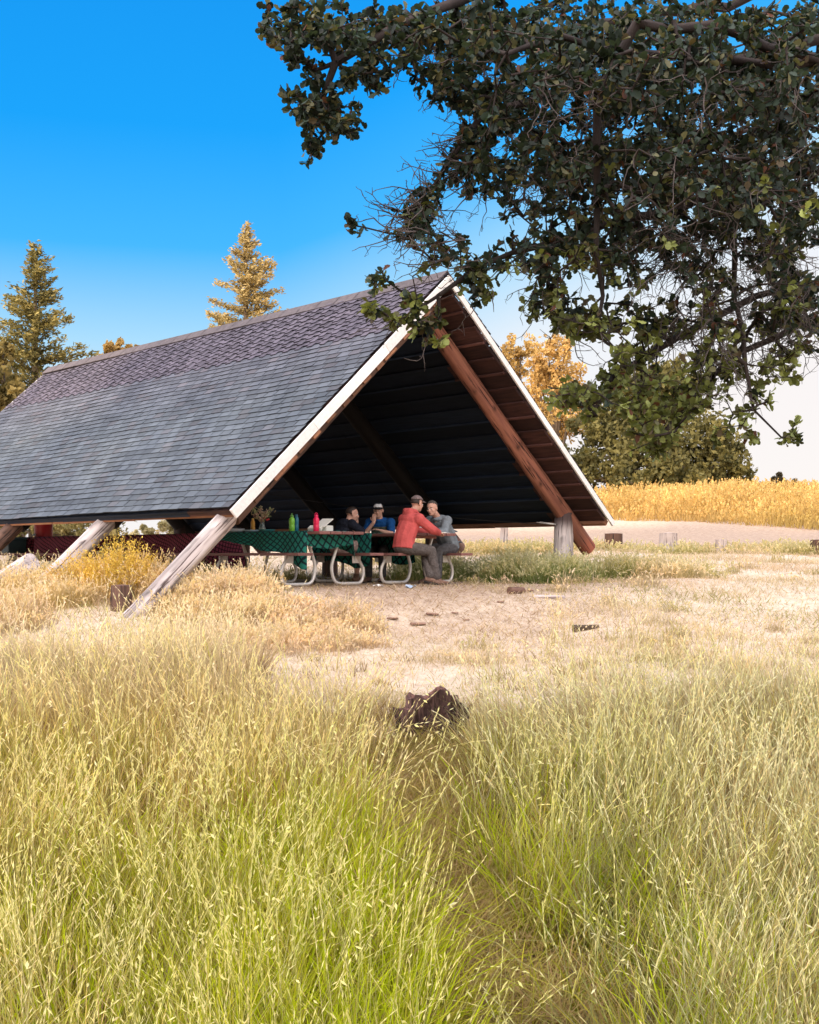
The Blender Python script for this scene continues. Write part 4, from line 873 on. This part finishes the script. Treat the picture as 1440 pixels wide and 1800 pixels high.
# ------------------------------------------------------------------ trees
def quads(c,d,s,L,W):       # leaf-like diamonds: centre, direction, side
    return np.stack([c-d*L*.5,c+s*W*.5,c+d*L*.5,c-s*W*.5],1)
def rvec(n):
    v=RNG.normal(0,1,(n,3)); return v/np.linalg.norm(v,axis=1)[:,None]
def conifer(name,x,y,H,label,c_hi,c_lo,Rb=2.6,seed=1,lean=0.):
    rng=np.random.default_rng(seed); z0=tz(x,y); t=empty(name,(x,y,z0),0,label,'tree')
    place_log('trunk',(0,0,-.2),(lean,0,H*.97),.26,.03,M['trunk'],seed,t,0,knots=0,seg=10)
    V=[];C=[]; nb=int(H*22); tw=MB()
    for i in range(nb):
        f=(i+rng.uniform(0,1))/nb; zb=H*(.06+.94*f); a=rng.uniform(0,2*np.pi); f=(round(f*26)+rng.normal(0,.16))/26; f=min(max(f,0.),.995); zb=H*(.06+.94*f); L=Rb*(1-f)**.95*rng.uniform(.5,1.2)*(1+.18*np.sin(a*2+f*17+seed))+.08
        up=.02+.75*f; dr=np.array([np.cos(a),np.sin(a),0]); m=max(9,int(L*55)); s=rng.uniform(.05,1,m)**.75
        pos=np.array([lean*f,0,zb])+dr*(s*L)[:,None]+np.array([0,0,1.])*((s*L*(up-.5*s*(1-f)))[:,None])
        sidev=np.array([-np.sin(a),np.cos(a),0]); sp=rng.normal(0,.16,m)*(.35+L*.35)*(1.2-s); pos=pos+sidev*sp[:,None]+rng.normal(0,.06,(m,3))
        e=pos[np.argmax(s)]; tw.tube([(lean*f,0,zb),tuple(e)],[.022*(1-f)+.006,.004],4,(1,1,1),False)
        for rep in range(2):
            d=dr*.8+sidev*np.sign(sp)[:,None]*.6+rng.normal(0,.45,(m,3))+np.array([0,0,.25]); d/=np.linalg.norm(d,axis=1)[:,None]; sv=np.cross(d,rng.normal(0,1,(m,3))); sv/=np.linalg.norm(sv,axis=1)[:,None]
            LL=(rng.uniform(.10,.22,m))[:,None]; WW=LL*.34
            V.append(quads(pos+rng.normal(0,.04,(m,3)),d,sv,LL,WW).reshape(-1,3)); k=rng.uniform(0,1,(m,1))*(.35+.65*s[:,None]); C.append(np.repeat(np.asarray(c_lo)*(1-k)+np.asarray(c_hi)*k,4,0))
    V=np.concatenate(V); C=np.concatenate(C); link('crown',np_mesh('crown',V,np.arange(len(V)).reshape(-1,4),C),M['needle'],t); tw.build('branches',M['trunk'],t); return t
p=at(62,432,44); conifer('conifer_tree',p.x,44,p.z-tz(p.x,44),'tall pointed conifer at the left edge beyond the roof',(.46,.37,.14),(.07,.075,.035),3.9,3)
p=at(433,398,50); conifer('conifer_tree',p.x,50,p.z-tz(p.x,50),'golden lit conifer rising behind the middle of the roof ridge',(.60,.46,.22),(.26,.2,.09),4.4,8)
def broadleaf(name,x,y,blobs,label,c_hi,c_lo,n=7000,leaf=.28,trunk_r=.3,seed=1,zbase=None,cat='tree',gap=.0):
    """blobs: (dx,dy,z,r) relative to the base"""
    rng=np.random.default_rng(seed); z0=tz(x,y) if zbase is None else zbase; t=empty(name,(x,y,z0),0,label,cat)
    hb=max(b[2] for b in blobs); tb=MB()
    for b in blobs: 
        m_=Vector((b[0]*.25,b[1]*.25,b[2]*.5)); tb.tube([(0,0,-.2),m_,(b[0],b[1],b[2])],[trunk_r,trunk_r*.55,trunk_r*.12],7,(1,1,1))
    tb.build('trunk',M['trunk'],t,True)
    tot=sum(b[3]**2 for b in blobs); V=[];C=[]
    for b in blobs:
        m=int(n*b[3]**2/tot); sub=max(7,int(22*b[3])); cc=rng.normal(0,1,(sub,3)); cc/=np.linalg.norm(cc,axis=1)[:,None]; cc*=b[3]*rng.uniform(.45,1.0,(sub,1)); sr=b[3]*rng.uniform(.16,.42,sub); tone=rng.uniform(0,1,sub)
        k=rng.integers(0,sub,m); dv=rng.normal(0,1,(m,3)); dv/=np.linalg.norm(dv,axis=1)[:,None]; pos=np.array(b[:3])+cc[k]*np.array([1,1,.85])+dv*(sr[k]*rng.uniform(.4,1.08,m)**.5)[:,None]
        d=dv*.5+rng.normal(0,.6,(m,3)); d/=np.linalg.norm(d,axis=1)[:,None]; sv=np.cross(d,rng.normal(0,1,(m,3))); sv/=np.linalg.norm(sv,axis=1)[:,None]; LL=leaf*rng.uniform(.55,1.25,(m,1))
        V.append(quads(pos,d,sv,LL,LL*.55).reshape(-1,3)); q=np.clip(.55*tone[k]+.45*rng.uniform(0,1,m),0,1)[:,None]; C.append(np.repeat(np.asarray(c_lo)*(1-q)+np.asarray(c_hi)*q,4,0))
    V=np.concatenate(V);C=np.concatenate(C); link('crown' if cat=='tree' else 'foliage',np_mesh('crown',V,np.arange(len(V)).reshape(-1,4),C),M['crown'],t); return t
DG=(.25,.22,.085); DK=(.03,.036,.02); GO=(.62,.44,.18); GO2=(.28,.17,.06)
def tree_px(name,u,yy,blobs,label,hi,lo,n,leaf,tr=.3,seed=1,cat='tree'):   # blobs in picture measures (u,v,r px, depth offset)
    x=(u-720)/F*yy; z0=tz(x,yy); bl=[((b[0]-720)/F*(yy+b[3])-x,b[3],(975-b[1])/F*(yy+b[3])-z0,b[2]/F*yy) for b in blobs]; return broadleaf(name,x,yy,bl,label,hi,lo,n,leaf,tr,seed,None,cat)
tree_px('oak_tree',1180,64,[(1060,800,62,0),(1000,830,50,-1),(1120,680,48,2),(1200,665,44,3),(1040,750,50,1),(1100,735,60,2),(1170,700,66,3),(1150,800,75,0),(1230,770,62,1),(1255,820,52,0),(1290,830,34,1),(1190,840,50,-2),(1100,845,45,-2),(1275,790,40,2)],'big round dark oak on the hill crest behind the golden grass',DG,DK,26000,.30,.45,4)
tree_px('golden_tree',915,58,[(900,640,34,0),(915,610,28,0),(880,660,30,1),(895,700,40,1),(930,740,46,0),(900,760,50,2)],'slim sunlit golden tree just right of the roof edge',GO,GO2,9000,.2,.2,5)
tree_px('golden_tree',975,68,[(965,630,42,0),(990,670,48,0),(955,690,46,1),(940,650,30,0),(1005,720,50,0),(960,760,52,1),(985,605,22,0)],'broad orange lit tree between slim tree and dark oak',(.74,.50,.20),(.34,.22,.09),12000,.22,.25,6)
tree_px('bush',1372,72,[(1345,856,16,0),(1372,850,20,0),(1400,858,15,0),(1418,862,10,0),(1330,862,12,0)],'low dark bush on the horizon at far right',(.09,.075,.05),(.03,.026,.02),3500,.22,.12,7,'bush')
tree_px('shrubby_tree',200,48,[(195,625,24,0),(215,612,16,0),(170,640,22,0),(240,618,14,0),(205,655,26,0)],'pale leafy treetop peeping over the roof near the left conifer',(.62,.42,.16),(.3,.2,.08),3500,.22,.2,9)
tree_px('shrubby_tree',318,52,[(312,603,14,0),(330,607,12,0),(300,625,20,0)],'small leafy treetop peeping over the middle of the roof ridge',(.62,.42,.16),(.3,.2,.08),1600,.2,.18,10)
tree_px('shrubby_tree',10,40,[(15,700,50,0),(60,720,50,0),(-30,680,60,0),(100,740,50,1),(-60,760,60,0),(5,620,26,0)],'dense olive trees at the far left edge behind the roof end',(.36,.27,.10),(.07,.07,.035),9000,.26,.25,11)
tree_px('bush',330,33,[(250,940,22,0),(290,935,26,0),(330,930,30,0),(370,940,24,0)],'pale bush seen beneath the left eave beyond the tables',(.5,.44,.28),(.22,.2,.1),4500,.13,.05,12,'bush')
tree_px('bush',60,34,[(-20,930,30,0),(30,925,34,0),(80,930,30,0),(130,935,26,0),(180,938,24,0)],'olive bush seen behind the red cooler',(.5,.42,.2),(.18,.16,.07),4500,.14,.05,13,'bush')
# yellow weed by the leaning log, last sun painted into its leaf colour
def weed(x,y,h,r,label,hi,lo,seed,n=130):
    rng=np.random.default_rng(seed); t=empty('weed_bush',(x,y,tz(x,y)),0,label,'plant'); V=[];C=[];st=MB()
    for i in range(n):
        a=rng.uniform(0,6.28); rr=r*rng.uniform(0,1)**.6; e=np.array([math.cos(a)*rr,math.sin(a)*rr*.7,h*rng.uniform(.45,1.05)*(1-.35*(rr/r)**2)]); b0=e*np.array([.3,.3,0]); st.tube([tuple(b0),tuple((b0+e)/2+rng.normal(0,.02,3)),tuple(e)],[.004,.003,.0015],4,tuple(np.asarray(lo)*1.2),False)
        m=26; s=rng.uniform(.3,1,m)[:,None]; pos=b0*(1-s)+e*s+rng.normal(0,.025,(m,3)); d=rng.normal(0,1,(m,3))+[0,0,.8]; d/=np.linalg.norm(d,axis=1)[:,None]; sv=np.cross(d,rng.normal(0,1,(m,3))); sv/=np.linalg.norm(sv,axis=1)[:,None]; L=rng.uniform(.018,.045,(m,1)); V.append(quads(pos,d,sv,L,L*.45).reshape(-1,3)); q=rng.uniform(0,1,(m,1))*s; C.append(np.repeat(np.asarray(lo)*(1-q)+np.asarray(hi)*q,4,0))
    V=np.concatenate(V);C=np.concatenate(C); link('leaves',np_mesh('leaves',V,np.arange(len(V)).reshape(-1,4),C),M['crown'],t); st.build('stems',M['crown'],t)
p=at(205,1020,16.3); weed(p.x,16.3,.85,.62,'yellow weed bush, sunlight painted in, between the two leaning logs',(.98,.72,.16),(.55,.38,.08),3,210)
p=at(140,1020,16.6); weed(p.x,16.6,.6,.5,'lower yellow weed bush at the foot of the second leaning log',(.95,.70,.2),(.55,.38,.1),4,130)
p=at(205,960,17.9); weed(p.x,17.9,.72,.35,'grey green leafy weed under the eave left of the nearest log',(.40,.40,.22),(.14,.15,.07),5,60)
p=at(318,990,16.9); weed(p.x,16.9,.45,.5,'olive leafy weed right of the nearest leaning log',(.42,.40,.15),(.18,.16,.06),6,90)

# ------------------------------------------------------------------ overhanging oak
oak=empty('overhanging_oak',(4.6,7.0,tz(4.6,7.0)),0,'near oak bough hanging over the picture from the upper right','tree'); OB=np.array([4.6,7.0,tz(4.6,7.0)])
NP=[];PAR=[];
def node(p,par): NP.append(np.asarray(p,float)); PAR.append(par); return len(NP)-1
root=node((4.6,7.0,-1.6),-1)
tr=[root]
for z,x,y in((0.,4.55,7.0),(1.2,4.5,6.95),(2.4,4.35,6.9),(3.4,4.1,6.8)): tr.append(node((x,y,z),tr[-1]))
def limbp(start,pts):
    i=start
    for a,b in zip([NP[start]]+[np.array(p) for p in pts][:-1],[np.array(p) for p in pts]):
        L=np.linalg.norm(b-a); m=max(1,int(L/.16))
        for k in range(1,m+1): i=node(a+(b-a)*k/m+RNG.normal(0,.016,3)*(k<m),i)
    return i
def pa(u,v,y): return tuple(at(u,v,y))
limbp(tr[4],[pa(1500,-160,6.4),pa(1150,-90,6.0),pa(860,-20,5.6),pa(690,50,5.3),pa(590,110,5.2),pa(560,190,5.2)])
limbp(tr[3],[pa(1560,60,6.6),pa(1250,120,6.2),pa(1000,150,5.8),pa(850,200,5.5),pa(790,280,5.4),pa(735,380,5.4)])
limbp(tr[3],[pa(1580,260,6.4),pa(1320,330,6.1),pa(1120,380,5.8),pa(960,430,5.6),pa(840,470,5.5),pa(770,520,5.4)])
limbp(tr[2],[pa(1600,470,6.6),pa(1330,520,6.2),pa(1180,600,5.9),pa(1080,660,5.7),pa(1040,730,5.6)])
limbp(tr[2],[pa(1650,600,6.8),pa(1420,560,6.0),pa(1300,620,5.9),pa(1220,700,5.7),pa(1150,780,5.6)])
limbp(tr[4],[pa(1480,-60,7.6),pa(1200,20,7.2),pa(950,60,6.8),pa(800,110,6.4)])
limbp(tr[3],[pa(1520,200,8.0),pa(1280,240,7.6),pa(1050,300,7.1),pa(920,380,6.7)])
a_=limbp(tr[3],[pa(1500,120,5.6),pa(1300,60,5.2),pa(1120,40,5.0),pa(1050,170,5.1),pa(1050,360,5.2),pa(1060,520,5.3)])
limbp(len(NP)-60,[pa(1280,300,5.7),pa(1290,520,5.7),pa(1310,640,5.6),pa(1325,720,5.6),pa(1375,770,5.6)])
limbp(len(NP)-30,[pa(930,80,5.0),pa(890,95,4.9),pa(870,130,4.9)])
clumps=[ # u,v,ru,rv,y,dy,density
(560,50,105,55,5.2,.5,1.0),(520,25,60,30,5.1,.3,.9),(545,165,52,50,5.2,.3,1.3),(580,205,60,45,5.2,.3,1.4),(550,265,26,28,5.2,.15,1.2),(640,130,60,50,5.3,.4,.9),(520,100,40,35,5.2,.2,.8),
(700,60,120,65,5.4,.7,1.1),(840,50,120,70,5.5,.9,1.2),(800,150,70,60,5.5,.5,.8),(760,120,60,50,5.5,.5,.8),
(880,230,95,95,5.6,.8,1.0),(810,290,60,60,5.5,.4,.55),(745,370,45,50,5.4,.3,.8),(715,405,36,34,5.4,.2,1.0),(770,430,70,50,5.4,.4,.5),(622,390,10,10,5.4,.05,1.2),
(1000,110,190,120,5.9,1.4,1.25),(1200,110,210,130,5.9,1.6,1.3),(1390,130,130,150,6.0,1.6,1.25),(980,300,140,110,5.9,1.2,1.1),(1180,310,170,130,6.0,1.6,1.2),(1370,330,130,140,6.1,1.6,1.2),
(960,440,100,60,5.7,.7,.9),(840,480,50,36,5.5,.3,.9),(1080,440,110,70,5.8,.9,.9),(1230,470,130,80,5.9,1.0,.7),(1390,480,110,80,6.0,1.0,.8),
(970,545,60,40,5.6,.4,1.1),(1040,570,75,45,5.7,.5,1.2),(1130,570,70,45,5.8,.6,.9),(1000,510,70,30,5.6,.4,.7),(1250,580,110,55,5.9,.7,.7),(1400,570,80,60,5.9,.6,.9),
(1100,640,110,45,5.7,.6,1.0),(1230,640,90,50,5.8,.6,.9),(1350,640,70,35,5.8,.5,.8),(1020,690,70,40,5.6,.4,1.0),(1100,720,80,45,5.6,.4,1.0),(1200,710,90,50,5.7,.5,1.0),(1140,775,55,28,5.6,.3,1.0),(1230,760,50,35,5.6,.3,.8),
(1340,690,35,24,5.6,.2,.7),(1325,770,14,10,5.6,.1,1.0),(1385,770,28,20,5.6,.12,1.5),(1390,735,14,16,5.6,.1,.8),(1300,740,25,25,5.6,.2,.4),
(668,490,20,24,5.4,.1,1.1),(645,545,30,18,5.4,.12,1.1),(720,535,36,30,5.4,.15,.9),(750,570,34,25,5.4,.12,1.0),(768,596,16,10,5.4,.08,1.0),(850,515,32,24,5.4,.15,1.0),(700,560,40,18,5.4,.15,.6)]
RP=[];RW=[]
for (u,v,ru,rv,y,dy,dn) in clumps:
    m=max(4,int(ru*rv*dn/70*(1+.2*dy)))
    q=rvec(m)*(RNG.uniform(0,1,(m,1))**.5)
    q=q[fnoise(u+q[:,0]*ru,v+q[:,2]*rv,.045,y)>(.10 if v<400 else .27)]
    for a in q: 
        RP.append(np.array(at(u+a[0]*ru,v+a[2]*rv,y+a[1]*dy)))
RP=np.array(RP); 
arr=np.array(NP); dmin=np.array([np.min(np.linalg.norm(arr[6:]-p,axis=1)) for p in RP]); order=np.argsort(dmin)
tips=[]; buf=np.zeros((60000,3)); buf[:len(NP)]=arr; nn=len(NP)
for oi in order:
    p=RP[oi]; dd=np.linalg.norm(buf[5:nn]-p,axis=1); j=int(np.argmin(dd))+5; L=dd[j-5]; a=NP[j]; m=max(1,int(L/.07)); i=j
    bend=RNG.normal(0,.10*L,3)+np.array([0,0,.12*L])
    for k in range(1,m+1):
        t_=k/m; q=a+(p-a)*t_+bend*math.sin(math.pi*t_)+RNG.normal(0,.006,3)*(k<m); i=node(q,i); buf[nn]=q; nn+=1
    tips.append(i)
NA=np.array(NP); PARa=np.array(PAR); cnt=np.zeros(len(NA)); cnt[tips]=1
for i in range(len(NA)-1,0,-1): cnt[PARa[i]]+=cnt[i]
rad=np.clip(.0021*np.maximum(cnt,1)**.39,.0021,.2); rad[:5]=np.array([.26,.22,.2,.17,.12])
def edges_mesh(name,P0,P1,r0,r1,mat,parent,seg=5):
    d=P1-P0; L=np.linalg.norm(d,axis=1); k=L>1e-5; P0,P1,r0,r1,d,L=P0[k],P1[k],r0[k],r1[k],d[k],L[k]; d=d/L[:,None]
    h=np.where(np.abs(d[:,2:3])<.9,np.array([[0,0,1.]]),np.array([[1.,0,0]])); u=np.cross(d,h); u/=np.linalg.norm(u,axis=1)[:,None]; w=np.cross(d,u); V=[]
    for P,r in((P0,r0),(P1,r1)):
        for s in range(seg):
            a=2*math.pi*s/seg; V.append(P+(u*math.cos(a)+w*math.sin(a))*r[:,None])
    V=np.stack(V,1); n=len(P0); base=(np.arange(n)*2*seg)[:,None]; Fq=np.concatenate([base+np.array([s,(s+1)%seg,seg+(s+1)%seg,seg+s]) for s in range(seg)])
    return link(name,np_mesh(name,V.reshape(-1,3),Fq,None,True),mat,parent)
loc=NA-OB
ii=np.arange(1,len(NA)); big=(ii<5); pj=PARa[ii]
rp=np.minimum(rad[pj],rad[ii]*1.25)
edges_mesh('trunk',loc[pj[big]],loc[ii[big]],rad[pj[big]],rad[ii[big]],M['bark'],oak,14)
edges_mesh('branches',loc[pj[~big]],loc[ii[~big]],rp[~big],rad[ii[~big]],M['bark'],oak,6)
# lichen-crusted spurs and hanging bare twigs
P0=[];P1=[];r0=[];r1=[]
def spur(p,d,L,r,depth=0):
    m=max(2,int(L/.03)); q=np.array(p)
    for k in range(m):
        d=d+RNG.normal(0,.28,3); d/=np.linalg.norm(d); e=q+d*L/m; P0.append(q);P1.append(e);r0.append(r*(1-k/m*.6));r1.append(r*(1-(k+1)/m*.6)); 
        if depth<2 and RNG.uniform()<.5: spur(e,d*.4+RNG.normal(0,.6,3),L*RNG.uniform(.15,.4),r*.65,depth+1)
        q=e
uu=720+NA[:,0]/NA[:,1]*F; vv=975-NA[:,2]/NA[:,1]*F
cand=np.where((uu>690)&(uu<1430)&(vv>100)&(vv<650)&(ii[-1]>0))[0]
for i in RNG.choice(cand,900):
    spur(NA[i],np.array([RNG.normal(-.2,.5),RNG.normal(0,.5),RNG.normal(-.55,.5)]),RNG.uniform(.06,.26),.0028)
zone=np.where((uu>690)&(uu<830)&(vv>220)&(vv<470))[0]
for i in RNG.choice(zone,150): spur(NA[i],np.array([-.8,RNG.normal(0,.3),RNG.normal(-.1,.4)]),RNG.uniform(.06,.2),.0032)
zone=np.where((uu>1150)&(uu<1430)&(vv>380)&(vv<600))[0]
for i in RNG.choice(zone,260): spur(NA[i],np.array([RNG.normal(0,.5),RNG.normal(0,.4),-.7]),RNG.uniform(.12,.4),.0026)
i=zone[0]; spur(np.array(at(690,400,5.4)),np.array([-.95,0,.1]),.26,.003); spur(np.array(at(690,420,5.4)),np.array([-.9,0,-.1]),.22,.0028)
edges_mesh('lichen',np.array(P0)-OB,np.array(P1)-OB,np.array(r0),np.array(r1),M['lichen'],oak,4)
# leaves
T=NA[tips]; D=NA[tips]-NA[PARa[tips]]; D/=np.linalg.norm(D,axis=1)[:,None]+1e-9
prof=[(0,.02),(.2,.11),(.36,.23),(.48,.19),(.64,.33),(.76,.26),(.9,.22),(1.0,.05)]
np_=len(prof); LV=[];LC_=[]
for T_,D_ in zip(T,D):
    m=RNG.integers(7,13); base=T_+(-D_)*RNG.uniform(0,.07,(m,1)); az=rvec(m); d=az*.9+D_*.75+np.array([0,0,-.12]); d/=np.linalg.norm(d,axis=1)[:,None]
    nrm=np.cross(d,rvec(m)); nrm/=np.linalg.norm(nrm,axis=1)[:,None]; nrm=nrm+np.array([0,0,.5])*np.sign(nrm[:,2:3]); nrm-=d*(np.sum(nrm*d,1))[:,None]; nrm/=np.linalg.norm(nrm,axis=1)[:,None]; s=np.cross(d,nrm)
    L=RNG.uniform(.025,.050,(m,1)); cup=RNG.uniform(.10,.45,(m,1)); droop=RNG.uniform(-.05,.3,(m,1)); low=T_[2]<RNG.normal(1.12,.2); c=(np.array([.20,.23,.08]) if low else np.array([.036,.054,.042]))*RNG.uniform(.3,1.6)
    cl=c*RNG.uniform(.7,1.4,(m,1)); rr=RNG.uniform(0,1,m); cl[rr<.13]=np.array([.16,.155,.085]); cl[(rr>.982)]=np.array([.15,.065,.045]); cl[(rr>.90)&(rr<.93)]=np.array([.12,.09,.055])  # cool shade of upper leaves and scattered pale-lit ones are painted colour
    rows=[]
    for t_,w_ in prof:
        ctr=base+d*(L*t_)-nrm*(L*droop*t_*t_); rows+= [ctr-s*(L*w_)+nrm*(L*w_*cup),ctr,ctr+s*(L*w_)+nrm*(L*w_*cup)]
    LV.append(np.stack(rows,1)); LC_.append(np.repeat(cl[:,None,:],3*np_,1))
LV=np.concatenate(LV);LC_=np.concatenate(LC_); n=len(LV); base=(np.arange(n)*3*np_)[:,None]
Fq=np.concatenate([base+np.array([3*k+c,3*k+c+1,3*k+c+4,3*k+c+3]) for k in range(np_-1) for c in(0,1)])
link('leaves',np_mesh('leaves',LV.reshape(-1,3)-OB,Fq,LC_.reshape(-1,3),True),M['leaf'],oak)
print('oak leaves',n,'rosettes',len(T))

# ------------------------------------------------------------------ woodland behind the viewer: unseen, added and shaped to throw the evening shade over the clearing
SUN_EL=R(12.0); SUN_DIR=Vector((-.50,-.866,0)).normalized()
Vw=[];Cw=[]; rng=np.random.default_rng(5); per=Vector((-SUN_DIR.y,SUN_DIR.x,0))
for i in range(60):
    w=-62+i*124/59+rng.uniform(-1,1); dist=72+rng.uniform(-6,12); c=SUN_DIR*dist+per*w; g0=tz(c.x,c.y)
    top=.55+.2126*(dist+45.5)+rng.uniform(-2.2,.6)-(4.4 if -24<w<-16 else 0)
    for k in range(7):
        zc=g0+(top-g0)*(k+.5)/7; rr=4.2*(1-.25*(k/6)**2)
        m=150; dv=rng.normal(0,1,(m,3)); dv/=np.linalg.norm(dv,axis=1)[:,None]; pos=np.array([c.x,c.y,zc])+dv*np.array([rr,rr,(top-g0)/11])*rng.uniform(.2,1,(m,1))**.4
        d=rng.normal(0,1,(m,3)); d/=np.linalg.norm(d,axis=1)[:,None]; sv=np.cross(d,rng.normal(0,1,(m,3))); sv/=np.linalg.norm(sv,axis=1)[:,None]; L=rng.uniform(1.0,2.2,(m,1)); Vw.append(quads(pos,d,sv,L,L*.7).reshape(-1,3)); Cw.append(np.tile([.05,.06,.03],(4*m,1)))
Vw=np.concatenate(Vw); tag(link('shade_woodland',np_mesh('shade_woodland',Vw,np.arange(len(Vw)).reshape(-1,4),np.concatenate(Cw)),M['crown']),'unseen belt of woodland beyond the clearing','shade_woodland',None,'stuff')

# ------------------------------------------------------------------ light, sky, camera
w=bpy.data.worlds.new('World'); SC.world=w; w.use_nodes=True; nt=w.node_tree; nt.nodes.clear()
out=nt.nodes.new('ShaderNodeOutputWorld'); bg=nt.nodes.new('ShaderNodeBackground'); sky=nt.nodes.new('ShaderNodeTexSky'); sky.sky_type='NISHITA'; sky.sun_disc=False
sky.sun_elevation=SUN_EL; sky.sun_rotation=math.atan2(SUN_DIR.x,SUN_DIR.y); sky.air_density=1.0; sky.dust_density=.6; sky.ozone_density=1.5; sky.altitude=300
GLOW=(4.1,3.55,2.98)
g=N(nt,'ShaderNodeTexCoord'); sp=N(nt,'ShaderNodeSeparateXYZ'); nt.links.new(g.outputs['Generated'],sp.inputs[0])
def math_(op,a,b=0.0,c=None):
    n=N(nt,'ShaderNodeMath',operation=op)
    for i,q in enumerate((a,b)):
        if hasattr(q,'type'): nt.links.new(q,n.inputs[i])
        else: n.inputs[i].default_value=q
    return n.outputs[0]
# clear evening sky: white-pink towards the horizon, deep blue above, paler towards the right
elev=math_('SUBTRACT',sp.outputs[2],math_('MULTIPLY',math_('MAXIMUM',math_('ADD',sp.outputs[0],.10),0.0),.36))
grad=ramp(nt,elev,[(0.0,(1.0,.94,.93)),(.095,(.90,.94,1.0)),(.165,(.42,.76,1.03)),(.235,(.05,.50,1.08)),(.32,(.0,.385,1.03)),(.43,(.0,.325,.95)),(1.0,(.003,.12,.45))])
base=N(nt,'ShaderNodeVectorMath',operation='SCALE'); nt.links.new(sky.outputs[0],base.inputs[0]); base.inputs[3].default_value=.12
vis=mixc(nt,base.outputs[0],grad,.93)
# warm glow of the low sun, behind the viewer
dt=N(nt,'ShaderNodeVectorMath',operation='DOT_PRODUCT'); nt.links.new(g.outputs['Generated'],dt.inputs[0]); gd=Vector((SUN_DIR.x*.75,SUN_DIR.y*.75,.66)).normalized(); dt.inputs[1].default_value=gd
gl=N(nt,'ShaderNodeMapRange',interpolation_type='SMOOTHSTEP'); gl.inputs[1].default_value=-.1; gl.inputs[2].default_value=1.0; nt.links.new(dt.outputs['Value'],gl.inputs[0])
glow=mixc(nt,(0,0,0),(GLOW[0],GLOW[1],GLOW[2]),gl.outputs[0])
tot=mixc(nt,vis,glow,1.0,'ADD')
nt.links.new(tot,bg.inputs[0]); bg.inputs[1].default_value=1.0; nt.links.new(bg.outputs[0],out.inputs[0])
sun=bpy.data.lights.new('sun','SUN'); sun.energy=3.6; sun.angle=R(.6); sun.color=(1,.79,.53); so=bpy.data.objects.new('sun',sun); COL.objects.link(so)
sd=Vector((SUN_DIR.x*math.cos(SUN_EL),SUN_DIR.y*math.cos(SUN_EL),math.sin(SUN_EL))); so.rotation_euler=(-sd).to_track_quat('-Z','Y').to_euler()
cam=bpy.data.cameras.new('camera'); co=bpy.data.objects.new('camera',cam); COL.objects.link(co); co.location=(0,0,0); co.rotation_euler=(R(90),0,0)
cam.sensor_fit='HORIZONTAL'; cam.sensor_width=36; cam.lens=F/1440*36; cam.shift_y=75/1440; cam.clip_start=.1; cam.clip_end=6000; SC.camera=co
SC.view_settings.view_transform='Standard'; SC.view_settings.look='None'; SC.view_settings.exposure=0
SC.cycles.max_bounces=6; SC.cycles.diffuse_bounces=3; SC.cycles.transmission_bounces=4; SC.cycles.use_denoising=True
